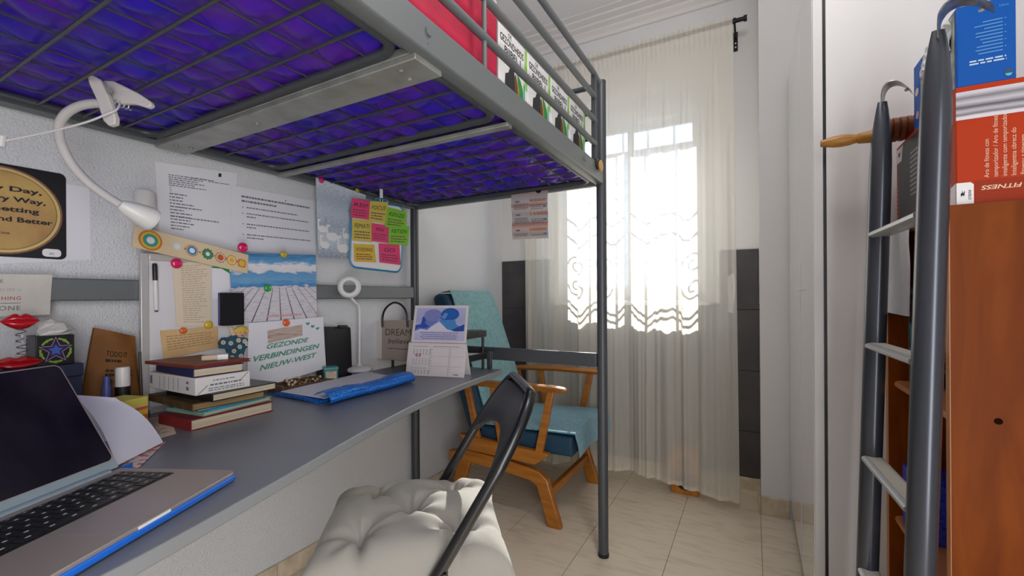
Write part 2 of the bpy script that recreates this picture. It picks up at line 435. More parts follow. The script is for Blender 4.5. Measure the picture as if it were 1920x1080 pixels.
# ================================================================ curtain and rod
cu = bpy.data.materials.new('sheer_cream_voile'); cu.use_nodes = True
nt = cu.node_tree; nt.nodes.clear(); N = nt.nodes; L = nt.links
o_ = N.new('ShaderNodeOutputMaterial'); tr = N.new('ShaderNodeBsdfTransparent'); tl = N.new('ShaderNodeBsdfTranslucent'); df = N.new('ShaderNodeBsdfDiffuse')
m1 = N.new('ShaderNodeMixShader'); m2 = N.new('ShaderNodeMixShader')
df.inputs[0].default_value = lin('#F9F5EC'); tl.inputs[0].default_value = lin('#F7EFDD'); tr.inputs[0].default_value = (1, .99, .96, 1)
m1.inputs[0].default_value = .52; m2.inputs[0].default_value = .68
L.new(df.outputs[0], m1.inputs[1]); L.new(tl.outputs[0], m1.inputs[2]); L.new(tr.outputs[0], m2.inputs[1]); L.new(m1.outputs[0], m2.inputs[2]); L.new(m2.outputs[0], o_.inputs[0])
CX0, CX1, CZ1, CZ0 = -1.24, -0.083, 2.392, 0.055
def curtain_pt(u, v):
    x = CX0 + (CX1 - CX0) * u + (1 - v) * (.02 * (u - .3))
    z = CZ0 + (CZ1 - CZ0) * v
    if v > .985: z += .004 * math.sin(u * 260)
    k = max(0, min(1, (u - .42) / .30)); k = k * k * (3 - 2 * k)
    a = (.007 + .024 * (1 - v) ** .8) * (1 - .62 * k * (1 - v) ** .3)
    top = max(0, (v - .93) / .07)
    ph = 2 * PI * (8.2 * u + .35 * math.sin(7 * u + .4) + .16 * math.sin(17 * u))
    y = 2.452 - .125 * (1 - v) ** 1.3 * (.25 + .75 * u) + a * math.sin(ph + .5 * math.sin(3 * v)) + .45 * a * math.sin(2.35 * ph + 2 + v * 1.3) + .0022 * math.sin(2 * PI * 41 * u + 3 * math.sin(11 * u))
    y += .004 * math.sin(u * 2 * PI * 58 + 2 * math.sin(13 * u)) * top + .008 * math.sin(u * 5 + v * 4) * (1 - top)
    y = min(y, 2.4455)
    if v > .965: y = 2.4455 - .016 * max(0, math.sin(u * 2 * PI * 47 + 2 * math.sin(9 * u))) ** 2 - .004
    x += .010 * math.sin(ph * .5 + 1) * (1 - v)
    z -= .018 * math.sin(u * 7 + .6) * (1 - v) ** 6
    return V(x, y, z)
ct = MB().grid(curtain_pt, 420, 46).build('curtain', cu, smooth=180)
tag(ct, 'cream sheer voile curtain hanging in folds over the window', 'curtain')
hm = MB().grid(lambda u, v: curtain_pt(u, v * .008) + V(0, -.0012, 0), 420, 1).build('hem', cu, ct, smooth=180)
RODM = mat('black_iron_rod', '#1B1A1C', 0.45, 0.5)
rd = thing('curtain_rod', 'black metal curtain rod on a bracket carrying the sheer curtain', 'rod', (-.6, YB, 2.37))
MB().tube([(-1.46, 2.46, 2.374), (-.035, 2.46, 2.374)], .0105, 12).build('rod', RODM, rd)
MB().tube([(-.035, 2.46, 2.374), (-.02, 2.46, 2.374)], .0145, 12).build('finial', RODM, rd)
for x in (-.075, -1.42):
    b = MB().box((x - .010, YB - .006, 2.30), (x + .010, YB, 2.40)).box((x - .005, 2.466, 2.360), (x + .005, YB - .005, 2.370)); b.tube([(x - .006, 2.46, 2.374), (x + .006, 2.46, 2.374)], .015, 12)
    k = b.build('bracket', RODM, rd, bevel=.001)
    for z in (2.32, 2.34): MB().tube([(x, YB - .008, z), (x, YB - .005, z)], .004, 8).build('screw', WHITEP, k)
# ================================================================ loft bed
XF, XB, YE, YS = -0.518, -1.462, 1.683, -0.36
RZ0, RZ1 = 1.447, 1.507
bed = thing('loft_bed', 'grey tubular steel loft bed standing over the desk', 'bed', ((XF + XB) / 2, (YE + YS) / 2, 0))
for (x, y, nm) in ((XF, YE, 1), (XB, YE, 1), (XF, YS, 1), (XB, YS, 1)):
    p = MB().tube([(x, y, .006), (x, y, 1.845)], .0195, 16).build('post', GREYD, bed)
    MB().tube([(x, y, 0), (x, y, .012)], .0215, 16).build('foot_cap', BLACKP, p)
    MB().tube([(x, y, 1.843), (x, y, 1.850)], .0200, 16).build('top_cap', GREYD, p)
# side rails: outer face, rolled lips
def cprof(x, s):  # section in x,z ; s = +1 faces +X
    return [(x + s * .014, RZ0), (x + s * .014, RZ1), (x + s * .008, RZ1 + .004), (x - s * .010, RZ1 + .004), (x - s * .010, RZ1 - .002), (x + s * .006, RZ1 - .004), (x + s * .006, RZ0 + .006), (x - s * .016, RZ0 + .006), (x - s * .016, RZ0 - .003), (x + s * .010, RZ0 - .003)]
for x, s in ((XF, 1), (XB, -1)):
    b = MB(); b.prism([V(a, YS + .02, z) for a, z in (cprof(x, s) if s > 0 else cprof(x, s)[::-1])], (0, YE - YS - .042, 0))
    rl = b.build('side_rail', GREYP, bed, bevel=.002)
    if s > 0:
        for yy in (.62, -.2, 1.45):
            MB().tube([(x + .014, yy, 1.483), (x + .0175, yy, 1.483)], .0085, 14).tube([(x + .014, yy, 1.462), (x + .0150, yy, 1.462)], .002, 8).build('bolt_cap', GREYP, rl)
for y in (YE, YS):
    MB().box((XB + .0205, y - .011, RZ0 - .004), (XF - .0205, y + .011, RZ1)).build('end_rail', GREYP, bed, bevel=.003)
    for z in (1.835, 1.735, 1.635): MB().tube([(XB + .018, y, z), (XF - .018, y, z)], .0105, 12).build('end_guard_bar', GREYD, bed)
MB().box((XB + .0205, YE - .011, .736), (XF - .0205, YE + .011, .790)).build('middle_end_rail', GREYD, bed, bevel=.004)
MB().box((XB - .006, YS + .021, 1.008), (XB + .012, YE - .0205, 1.063)).build('wall_side_rail', GREYP, bed, bevel=.004)
# guard rail on the room side
gy = 1.622
for z in (1.852, 1.766, 1.677, 1.588):
    pts = [(XF - .004, YS + .04, z), (XF - .004, gy, z)]
    if z > 1.8: pts = [(XF - .004, YS + .04, z), (XF - .004, gy - .02, z), (XF - .002, YE - .02, 1.838), (XF, YE - .010, 1.834)]
    MB().tube(pts, .0102, 12).build('guard_bar', GREYP, bed)
MB().box((XF - .017, gy - .009, 1.512), (XF + .004, gy + .009, 1.852)).build('guard_post', GREYD, bed, bevel=.003)
for y in (.836, .02): MB().tube([(XF - .004, y, 1.51), (XF - .004, y, 1.856)], .0058, 10).build('guard_upright', GREYP, bed)
# mesh base panels
FX0, FX1 = -1.432, -0.552
panels = ((-.33, .600), (.688, .945), (.992, 1.655))
for (ya, yb) in panels:
    fr = MB().tube([V(x, y, 1.458) for x, y in rrect(FX0, ya, FX1, yb, .045, 6)], .011, 10, closed=True).build('mesh_frame', GREYD, bed)  # frame takes the darker grey to put its shade into the colour
    MB().box((FX1 + .010, ya + .01, 1.4490), (FX1 + .026, yb - .01, 1.4520)).build('inner_ledge', GREYP, bed, smooth=0)
    k = round((yb - ya) / .0795)
    for i in range(1, k):
        y = yb - (yb - ya) * i / k
        MB().tube([(FX0, y, 1.4535), (FX1, y, 1.4535)], .0034, 6).build('cross_wire', WIREM, bed)
    for i in range(1, 11):
        x = FX0 + (FX1 - FX0) * i / 11
        MB().tube([(x, ya, 1.4600), (x, yb, 1.4600)], .0019, 6).build('long_wire', WIREM, bed)
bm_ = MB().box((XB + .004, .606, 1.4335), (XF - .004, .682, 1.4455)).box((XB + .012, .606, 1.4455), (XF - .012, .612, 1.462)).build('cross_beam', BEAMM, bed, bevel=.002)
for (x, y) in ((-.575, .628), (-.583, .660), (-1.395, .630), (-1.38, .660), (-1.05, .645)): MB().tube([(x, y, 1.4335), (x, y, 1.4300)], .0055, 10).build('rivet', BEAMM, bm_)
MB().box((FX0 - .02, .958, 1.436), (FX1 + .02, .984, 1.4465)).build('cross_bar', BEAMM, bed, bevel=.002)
# ---------------------------------------------------------------- mattress in a purple quilted cover, bulging through the wires
PUR = mat('purple_satin_cover', '#2B1BB4', 0.42, col2='#5A22A6', nscale=4.5, ramp=(.38, .62), spec=.35, bump=.10, bscale=45, bdist=.01)
mx0, mx1, my0, my1 = -1.437, -.548, -.325, 1.655
def under(u, v):
    x, y = mx0 + (mx1 - mx0) * u, my0 + (my1 - my0) * v
    cy = (y - .60) / .0775; cx = (x - FX0) / ((FX1 - FX0) / 11)
    e = min(1, 12 * min(u, 1 - u), 30 * min(v, 1 - v))
    bul = (abs(math.sin(PI * cx)) ** .6) * (abs(math.sin(PI * cy)) ** .6)
    wr = .0022 * math.sin(x * 61 + 2 * math.sin(y * 23)) + .0018 * math.sin(y * 83 + 3 * math.sin(x * 19))
    return V(x, y, 1.4680 - abs(e * ((.007 if y < .64 else .010 if y < .97 else .016) * bul + wr * 1.5)))
b = MB().grid(lambda u, v: under(1 - u, v), 132, 180)
ma = b.build('mattress', PUR, smooth=180, loc=((mx0 + mx1) / 2, (my0 + my1) / 2, 1.466))
tag(ma, 'mattress in a purple and blue satin quilted cover pressing through the bed wires', 'mattress')
b = MB(); pr = rrect(mx0, my0, mx1 - .085, my1, .04, 5)
b.prism([V(x, y, 1.4685) for x, y in pr], (0, 0, .112)); b.build('mattress_body', PUR, ma, smooth=50, bevel=.02, seg=3)
# ---------------------------------------------------------------- red box and the row of books behind the guard rail
RED = mat('crimson_card', '#C21E45', 0.6, col2='#B51A3D', nscale=20)
WHT = mat('white_print', '#E8E6E6', 0.6)
GRNL = mat('lime_print', '#8FC24A', 0.6, col2='#A9D77F', nscale=30)
GRND = mat('green_print', '#2F8F3A', 0.6); TURQ = mat('turquoise_print', '#2FA8A0', 0.6); CHAR = mat('charcoal_print', '#2F2E31', 0.6); BRN = mat('brown_print', '#6B4A2E', 0.6); ORG = mat('orange_print', '#C98A45', 0.6)
rb = thing('red_box', 'long crimson box with a white top band on the loft bed', 'box', (-.585, .4, 1.4695))
MB().box((-.622, -.20, 1.4695), (-.556, .950, 1.745)).build('carton', RED, rb, bevel=.003)
MB().box((-.6225, -.20, 1.702), (-.5552, .9505, 1.7455)).build('white_band', WHT, rb, bevel=.002)
MB().box((-.6215, .951, 1.4695), (-.5562, .9545, 1.7445)).build('grey_end', mat('grey_card', '#9A8F92', .6), rb, smooth=0)
yb_ = .962
for k in range(4):
    y0, y1 = yb_ + .1635 * k, yb_ + .1635 * (k + 1) - .003
    where = ('beside the red box', 'second from the red box', 'third from the red box', 'nearest the bed end post')[k]
    bk = thing('health_book', 'white and green book standing on the loft bed, ' + where, 'book', (-.575, (y0 + y1) / 2, 1.4695), group='books behind the guard rail')
    MB().box((-.596, y0, 1.4695), (-.558, y1, 1.705)).build('cover', WHT, bk, bevel=.002)
    MB().box((-.592, y0 + .003, 1.7045), (-.562, y1 - .003, 1.7058)).build('page_block', CREAM, bk, smooth=0)
    sh = Sheet(V(-.558, y0, 1.512), V(-.558, y1, 1.512), V(-.558, y1, 1.705), V(-.558, y0, 1.705))
    b = MB(); sh.text(b, 'DE', .36, .915, .055, 'c'); sh.text(b, 'GEZONDHEIDS', .44, .795, .095, 'c', .012, fit=.80); sh.text(b, 'BIJBEL I', .46, .67, .095, 'c', .012, fit=.56)
    b.build('lettering', INKD, bk, smooth=0)
    for nm, m, pts, o in (('lime_panel', GRNL, [(.86, .42), (.99, .40), (.99, .99), (.90, .99)], .0005), ('dark_figure', CHAR, [(.16, 0), (.54, 0), (.56, .22), (.50, .40), (.38, .44), (.30, .32), (.20, .28)], .0006),
                          ('brown_figure', BRN, [(.54, 0), (.66, 0), (.62, .22), (.56, .40), (.50, .30)], .0007), ('orange_leaf', ORG, [(.66, 0), (.70, 0), (.66, .22), (.60, .36), (.62, .2)], .0008),
                          ('green_leaf', GRND, [(.70, 0), (.84, 0), (.82, .25), (.72, .36), (.60, .42), (.66, .22)], .0006), ('turquoise_stripe', TURQ, [(.84, 0), (.89, 0), (.88, .34), (.84, .34)], .0007)):
        if nm != 'lime_panel': pts = [(x, .10 + 1.05 * q) for x, q in pts]
        b = MB(); sh.poly(b, pts, o); b.build(nm, m, bk, smooth=0)
tk = thing('wooden_token', 'pale wooden disc with a black clip on the bed rail by the end post', 'token', (-.500, 1.60, 1.475))
M = Matrix.Translation(V(-.4985, 1.605, 1.497)) @ Matrix.Rotation(PI / 2, 4, 'Y')
MB().lathe([(.0195, 0), (.0215, .003), (.0215, .005), (.018, .007)], 18, M).build('disc', mat('pale_token_wood', '#C79B62', .5), tk, bevel=0)
M = Matrix.Translation(V(-.5035, 1.582, 1.500)) @ Matrix.Rotation(PI / 2, 4, 'Y')
MB().lathe([(.020, 0), (.020, .0045)], 18, M).build('clip', BLACKP, tk)
# ================================================================ desk
DZ = .70
DESK = mat('grey_metallic_desk', '#7B7E83', 0.36, 0.15, col2='#757880', nscale=3)
DEDGE = mat('light_desk_edge', '#85878A', 0.4, 0.1)
front = smooth_path([(-.60, -.34, 0), (-.62, 0, 0), (-.643, .209, 0), (-.714, .463, 0), (-.800, .74, 0), (-.869, .999, 0), (-.917, 1.287, 0), (-.950, 1.655, 0)], 6)
poly = [V(-1.485, -.34, DZ - .022)] + [V(p.x, p.y, DZ - .022) for p in front] + [V(-1.485, 1.655, DZ - .022)]
poly = [V(-1.440, p.y, p.z) if p.x < -1.48 else p for p in poly]
dk = thing('desk', 'long grey metal desk with a curved front edge under the loft bed', 'desk', (-1.1, .65, DZ - .022))
b = MB(); b.prism(poly, (0, 0, .022))
b.mi = [0] * len(b.f)
for i, f in enumerate(b.f[2:], 2): b.mi[i] = 1
b.build('desktop', [DESK, DEDGE], dk, bevel=.003, seg=2)
p = on_z(937, 686, DZ); MB().box((p.x - .010, 1.640, DZ), (p.x + .010, 1.655, .775)).box((p.x - .010, 1.655, .740), (p.x + .010, 1.6715, .775)).build('bracket', GREYD, dk, bevel=.002)
MB().box((-1.40, 1.640, DZ), (-1.38, 1.655, .775)).box((-1.40, 1.655, .740), (-1.38, 1.6715, .775)).build('bracket', GREYD, dk, bevel=.002)
MB().tube([(-.66, -.30, 0), (-.66, -.30, DZ - .02)], .02, 12).build('leg', GREYD, dk)
MB().tube([(-1.40, -.30, 0), (-1.40, -.30, DZ - .02)], .02, 12).build('leg', GREYD, dk)
# ================================================================ things on the left wall
XW = XL + .0006
def magnet(px, py, x, col, r, label, name='round_magnet', cat='magnet', group=None):
    c = on_x(px, py, x)
    M = Matrix.Translation(c) @ Matrix.Rotation(PI / 2, 4, 'Y')
    o = MB().lathe([(r * .93, 0), (r, r * .12), (r * .97, r * .38), (r * .8, r * .58), (r * .45, r * .70), (0.00001, r * .73)], 22, M).build(name, mat('glossy_' + col[1:], col, 0.22, coat=.5), loc=c)
    return tag(o, label, cat, group)
# black card with a golden disc, on white paper
ps = wall_sheet(((-130, 500), (170, 487), (168, 352), (-130, 300)), XW)
wp = tag(ps.slab('backing_paper', PAPER), 'white paper sheet taped on the wall behind the black and gold card', 'paper')
yc = lambda y, z, o=0: V(XL + .0022 + o, y, z)
cs = Sheet(yc(.222, 1.110), yc(.436, 1.110), yc(.436, 1.322), yc(.222, 1.322))
sg = thing('motto_card', 'black card with a golden disc and black motto lettering on the wall', 'card', tuple(yc(.33, 1.110)))
pts = [((y - .222) / .214, (z - 1.110) / .212) for y, z in rrect(.222, 1.110, .436, 1.322, .012, 4)]
cs.outline(pts, 'card', BLACKP, sg)
GOLD = mat('printed_gold', '#C9A763', 0.42, 0.25, col2='#A97C55', nscale=9, ramp=(.35, .65))
GOLDR = mat('gold_rim', '#D8BE7C', 0.4, 0.3); COPP = mat('copper_rim', '#8A5F48', 0.4, 0.3)
for nm, r, m, o in (('copper_ring', .1005, COPP, .0004), ('gold_ring', .0965, GOLDR, .0007), ('dark_ring', .0905, mat('umber_print', '#4A3423', .5), .0010), ('gold_disc', .0893, GOLD, .0013)):
    b = MB(); cs.disc(b, .5, .5, r, o, 48); b.build(nm, m, sg)
b = MB()
for body, v, h, u in (('Every Day,', .715, .052, .60), ('In Every Way,', .605, .052, .66), ("I'm Getting", .495, .052, .555), ('Better and Better', .385, .052, .77)):
    cs.text(b, body, .50, v, h, 'c', bold=.03, fit=u, off=.0018)
cs.text(b, 'Emile Coue', .46, .245, .028, 'c', bold=.012, off=.0018)
b.build('lettering', INKD, sg, smooth=0)
b = MB(); cs.poly(b, [(u, v) for u, v in rrect(.80, .025, .955, .115, .035, 4)], .0006); b.build('white_badge', WHT, sg, smooth=0)
b = MB(); cs.text(b, 'ac', .877, .05, .035, 'c', off=.0010); b.build('badge_mark', INK, sg, smooth=0)
# linen print hung over the wall side rail
LIN = mat('linen_print', '#CFCBC3', 0.9, col2='#C4BFB6', nscale=12, bump=.06, bscale=40)
lp = Sheet(*[on_x(px, py, XB + .0145) for px, py in ((-160, 600), (93, 590), (98, 515), (-160, 512))], curl=lambda u, v: .0012 * math.sin(9 * u + 4 * v) + .0012)
lt = thing('linen_banner', 'off white linen print with red and grey words hanging over the wall rail', 'banner', tuple(lp.pt(.5, 0)))
lp.slab('cloth', LIN, lt, n=(10, 6))
for body, v, h, m, u in (('BEE', .80, .075, INK, .80), ('BELIEF is', .60, .07, mat('faded_ink', '#A9A6A6', .9), 1.0), ('EVERYTHING', .385, .085, mat('red_ink', '#B4474B', .9), 1.0), ('EVERYONE', .14, .11, INK, 1.0)):
    b = MB(); lp.text(b, body, .745 if u == 1 else .60, v, h, 'r', off=.0008, space=1.15); b.build('lettering', m, lt, smooth=0)
b = MB(); lp.rect(b, .35, .305, .745, .318, .0008); b.build('rule', INK, lt, smooth=0)
# white canister clipped to the wall beside the letters
k = thing('white_canister', 'white rounded plastic dispenser fixed to the wall beside the printed letters', 'dispenser', tuple(on_x(268, 425, XL + .02)))
c0, c1 = on_x(271, 425, XL + .026), on_x(271, 356, XL + .026)
r = .024
MB().tube([c0, c0 + V(0, 0, .002), c1 - V(0, 0, .010), c1 - V(0, 0, .003), c1], [r * .95, r, r, r * .85, r * .5], 20, up=(0, 1, 0)).build('body', WHITEP, k)
b = MB(); q = c0.lerp(c1, .34); b.box((q.x + .004, q.y - .0235, q.z - .011), (q.x + .0242, q.y - .001, q.z + .011)); b.build('blue_label', mat('blue_grey_label', '#7F8FB4', .6), k, bevel=.004)
MB().box((XL, c0.y - .015, c0.z + .004), (c0.x - .015, c0.y + .015, c0.z + .03)).build('wall_clip', WHITEP, k)
# two printed letters
l1 = wall_sheet(((300, 452), (436, 470), (444, 325), (290, 303)), XW + .0004, curl=lambda u, v: .001 * math.sin(3 * u) + .002 * (v > .95) + .0005)
a = thing('printed_letter', 'printed letter with a small dark emblem in its upper corner on the wall', 'letter', tuple(l1.pt(.5, 0)))
l1.slab('sheet', PAPER, a, th=.0006, n=(6, 6))
b = MB(); l1.words(b, .40, .72, .895, 2, .013, .032, 3); l1.words(b, .14, .60, .865, 6, .011, .026, 4); l1.words(b, .62, .97, .845, 1, .010, .03, 9)
l1.words(b, .14, .44, .63, 12, .014, .040, 5, ragged=.5); l1.words(b, .14, .72, .47, 1, .014, .04, 6); l1.words(b, .14, .84, .345, 1, .014, .04, 8)
for i in range(5): l1.rect(b, .15, .75 - .025 * i, .165, .758 - .025 * i)
b.build('print', INK, a, smooth=0)
b = MB(); l1.rect(b, .745, .905, .785, .965); b.build('emblem', INKD, a, smooth=0)
b = MB(); l1.text(b, 'VIDA', .82, .92, .028, 'l', space=1.4); b.build('letterhead', INK, a, smooth=0)
l2 = wall_sheet(((436, 470), (592, 480), (592, 377), (433, 347)), XW + .0022, curl=lambda u, v: .0015 * math.sin(2.5 * u + 1))
a = thing('bullet_point_letter', 'printed sheet of bold heading and bullet points pinned beside the emblem letter', 'letter', tuple(l2.pt(.5, 0)))
l2.slab('sheet', PAPER, a, th=.0006, n=(6, 6))
b = MB(); l2.words(b, .10, .92, .87, 1, .028, .05, 1, ragged=.02); l2.words(b, .10, .50, .80, 1, .028, .05, 2, ragged=.02)
for (v, e, sd) in ((.70, .75, 3), (.605, .9, 4), (.555, .25, 5), (.44, .92, 6), (.39, .25, 7), (.275, .93, 8), (.225, .34, 9)):
    l2.words(b, .15, e, v, 1, .017, .05, sd, ragged=.02)
for v in (.70, .605, .44, .275): l2.rect(b, .105, v - .018, .118, v - .003)
b.build('print', INK, a, smooth=0)
b = MB(); l2.poly(b, circ(.60, .905, .007, .014, 10), .0006); b.build('red_mark', mat('red_ink2', '#C0394B', .7), a, smooth=0)
# picture of white swans on rippled water
sw = wall_sheet(((597, 482), (676, 487), (686, 366), (592, 332)), XB + .0445)
a = thing('swan_picture', 'picture of white swans on grey rippled water pinned under the bed', 'picture', tuple(sw.pt(.5, 0)))
sw.slab('print', uvmat('rippled_water', [(0, '#8793A0'), (.25, '#D3DAE2'), (.42, '#9AA8B6'), (.60, '#C6D0DA'), (.8, '#A5B3C0'), (1, '#D3DAE2')], 1, 16, (1.0, 8, 1), .9), a)
SWN = mat('swan_white', '#E9E6E4', .8); SWS = mat('swan_grey', '#A8A6AB', .8)
for (u, v, s_) in ((.10, .36, .8), (.30, .28, 1), (.55, .14, 1.1), (.80, .20, 1), (.14, .16, .8), (.62, .32, .7)):
    b = MB(); body = [(u - .13 * s_, v), (u - .06 * s_, v - .05 * s_), (u + .08 * s_, v - .05 * s_), (u + .14 * s_, v + .02 * s_), (u + .05 * s_, v + .06 * s_), (u - .06 * s_, v + .05 * s_)]
    sw.poly(b, body, .0006); sw.poly(b, [(u - .12 * s_, v + .01), (u - .08 * s_, v + .02), (u - .085 * s_, v + .12 * s_), (u - .04 * s_, v + .13 * s_), (u - .05 * s_, v + .16 * s_), (u - .12 * s_, v + .15 * s_)], .0007)
    b.build('swan', SWN, a, smooth=0)
b = MB(); sw.poly(b, [(.62, .70), (.70, .55), (.78, .62), (.84, .78), (.74, .80)], .0006); b.build('swan_wing', SWS, a, smooth=0)
magnet(602, 338, XB + .0455, '#D62B72', .0115, 'small pink pin at the top left corner of the swan picture', 'round_pin', 'pin')
magnet(669, 357, XB + .0455, '#B9A32E', .0095, 'small mustard pin at the top right corner of the swan picture', 'round_pin', 'pin')
# ================================================================ leaning whiteboard and what is stuck to it
XQ = -1.438
WBY0 = on_x(263, 600, XQ).y; WBY1 = 1.06; WBZ1 = on_x(263, 474, XQ).z
ALU = mat('satin_aluminium', '#C9C6C4', 0.35, 0.4)
wbd = thing('whiteboard', 'whiteboard with an aluminium frame standing on the desk against the wall', 'whiteboard', (XQ, (WBY0 + WBY1) / 2, DZ))
MB().box((XQ - .006, WBY0 + .012, DZ + .012), (XQ - .0005, WBY1 - .012, WBZ1 - .012)).build('panel', mat('whiteboard_enamel', '#DCD9DC', .25, coat=.3), wbd, smooth=0)
for lo, hi in (((XQ - .009, WBY0, DZ), (XQ + .004, WBY0 + .019, WBZ1)), ((XQ - .009, WBY1 - .019, DZ), (XQ + .004, WBY1, WBZ1)), ((XQ - .009, WBY0 + .019, DZ), (XQ + .004, WBY1 - .019, DZ + .019)), ((XQ - .009, WBY0 + .019, WBZ1 - .019), (XQ + .004, WBY1 - .019, WBZ1))):
    MB().box(lo, hi).build('frame_bar', ALU, wbd, bevel=.002)
# board marker
a, c = on_x(290, 494, XQ + .010), on_x(293, 582, XQ + .010)
mk = thing('board_marker', 'white board marker with a black cap held upright on the whiteboard frame', 'marker', tuple(c))
d = (a - c)
MB().tube([c, c + d * .03, c + d * .63, c + d * .64], [.0035, .0052, .0052, .0050], 14).build('barrel', WHITEP, mk)
MB().tube([c + d * .64, c + d * .96, a], [.0060, .0060, .0045], 14).build('cap', BLACKP, mk)
MB().box(tuple(c + d * .70 + V(.005, -.0014, 0)), tuple(c + d * .98 + V(.0075, .0014, 0))).build('cap_clip', BLACKP, mk)
MB().tube([c - d * .03, c + d * .001], [.0038, .0042], 14).build('end_plug', BLACKP, mk)
# shopping list, long cream slip
XP = XQ + .002
ls = wall_sheet(((331, 612), (395, 612), (394, 489), (323, 494)), XP + .001, curl=lambda u, v: .0025 * (1 - v) * u + .0008)
a = thing('long_list', 'long cream slip of faint typed lines under a pink magnet on the whiteboard', 'note', tuple(ls.pt(.5, 0)))
ls.slab('slip', CREAM, a, n=(4, 8)); b = MB(); ls.words(b, .2, .95, .95, 26, .008, .035, 12, ragged=.55); b.build('print', mat('pale_ink', '#A08F80', .8), a, smooth=0)
magnet(330, 494, XP + .004, '#D81B60', .0145, 'pink round magnet on the whiteboard at the top of the long cream slip')
yc_ = wall_sheet(((305, 673), (410, 652), (408, 612), (300, 620)), XP + .0012, curl=lambda u, v: .004 * (1 - v) * (1 - u) + .0008)
a = thing('kraft_note', 'tan handwritten card held by orange and yellow magnets on the whiteboard', 'note', tuple(yc_.pt(.5, 0)))
yc_.slab('card', mat('tan_card', '#D9B684', .8, col2='#CFA873', nscale=12), a, n=(6, 4)); b = MB(); yc_.words(b, .08, .95, .78, 6, .025, .095, 3, ragged=.15); b.build('writing', mat('brown_ink', '#8C7150', .8), a, smooth=0)
magnet(343, 620, XP + .004, '#E0662A', .0095, 'small orange magnet at the left of the tan card')
magnet(390, 609, XP + .004, '#D2B52C', .0120, 'yellow magnet at the top right of the tan card')
# green topped white card behind the strip
gc = wall_sheet(((398, 560), (430, 560), (432, 503), (397, 500)), XP)
a = thing('white_gift_tag', 'white tag with a green top edge half hidden behind the wooden symbol strip', 'tag', tuple(gc.pt(.5, 0)))
gc.slab('card', PAPER, a, n=(1, 1)); b = MB(); gc.poly(b, [(0, .96), (0, 1), (1.0, 1.06), (1.05, .80), (.5, .97)]); b.build('green_edge', GRND, a, smooth=0)
# wooden strip with seven round ornaments
XS = XQ + .016
hs = wall_sheet(((248, 463), (464, 513), (466, 478), (252, 423)), XS)
a = thing('symbol_strip', 'tilted beige strip printed with a row of coloured round ornaments', 'strip', tuple(hs.pt(.5, 0)))
hs.slab('strip', mat('beige_strip', '#DCC7A4', .7, col2='#D3BC97', nscale=6), a, th=.003)
def rosette(u, v, r, cols, petals=0):
    for i, (k, c) in enumerate(cols):
        b = MB(); hs.poly(b, [(u + math.cos(t) * r * k / hs.W, v + math.sin(t) * r * k / hs.H) for t in [2 * PI * q / 28 for q in range(28)]] if not (petals and i == 0) else
            [(u + math.cos(2 * PI * q / (petals * 2)) * r * k * (1 if q % 2 else .86) / hs.W, v + math.sin(2 * PI * q / (petals * 2)) * r * k * (1 if q % 2 else .86) / hs.H) for q in range(petals * 2)], .0004 + .0003 * i)
        b.build('ornament', mat('print_' + c[1:], c, .6), a, smooth=0)
rosette(.125, .50, .0275, ((1, '#C8752A'), (.82, '#DDAF3F'), (.64, '#3D9A5E'), (.50, '#2B93A8'), (.34, '#E6DDDA')))
rosette(.335, .52, .013, ((1, '#C9C6C9'), (.55, '#E4D9C4')))
rosette(.46, .50, .0165, ((1, '#C66A3A'), (.86, '#E3DCCF'), (.78, '#2E7FA8'), (.45, '#DDE6EE')))
rosette(.60, .52, .0165, ((1, '#3F4C44'), (.80, '#3E8A5C'), (.35, '#E3E6DD')), 10)
rosette(.72, .50, .0155, ((1, '#6E3F33'), (.82, '#E4CDB4'), (.6, '#C9562E')), 10)
rosette(.83, .50, .0150, ((1, '#C9853A'), (.85, '#E6C77C'), (.45, '#DDA64C')))
rosette(.935, .47, .0150, ((1, '#C4552A'), (.72, '#E3A23A'), (.42, '#C9C04A')), 4)
for u in (.40, .53, .66, .775, .885):
    b = MB(); hs.disc(b, u, .51, .0030, .0005, 10); b.build('dot', mat('print_C66A3A', '#C66A3A', .6), a, smooth=0)
magnet(454, 464, XS + .0015, '#D81B60', .0155, 'large pink magnet at the right end of the beige symbol strip')
# jetty picture
XJ = XQ + .006
jt = wall_sheet(((440, 606), (594, 596), (592, 478), (427, 474)), XJ)
a = thing('jetty_picture', 'picture of a blue sea and sky above weathered white jetty boards', 'picture', tuple(jt.pt(.5, 0)))
jt.slab('print', uvmat('sky_and_sea', [(0, '#CFCBD2'), (.50, '#CFCBD2'), (.505, '#3E7FB8'), (.60, '#6FA3CC'), (.70, '#5B95C4'), (.705, '#5E93BD'), (.74, '#D9D9DE'), (.82, '#E3E0E2'), (.88, '#5F9BC6'), (1, '#2F74AA')], 1, 5, (1.6, 4, 1), .22), a)
b = MB(); jt.poly(b, [(.08, 0), (1, 0), (1, .497), (.05, .497)], .0004); b.build('jetty_boards', mat('weathered_white_boards', '#D5D0D6', .8, col2='#AFA6AE', nscale=30, nstretch=(1, 1, 8), ramp=(.45, .8)), a, smooth=0)
b = MB()
for k in range(-6, 9):
    x0, x1 = .52 + k * .075, .52 + k * .17
    if .06 < x0 < 1: jt.poly(b, [(x1 - .008, 0), (x1 + .008, 0), (x0 + .003, .495), (x0 - .003, .495)] if 0 < x1 < .99 else [(min(max(x1, .09), .995) - .004, .495 * (0 if 0 < x1 < 1 else (1 - ((.99 if x1 > 1 else .09) - x0) / (x1 - x0)))), (min(max(x1, .09), .995) + .004, .495 * (1 - ((.99 if x1 > 1 else .09) - x0) / (x1 - x0))), (x0 + .003, .495), (x0 - .003, .495)], .0007)
b.build('board_gaps', mat('gap_grey', '#5D5A66', .8), a, smooth=0)
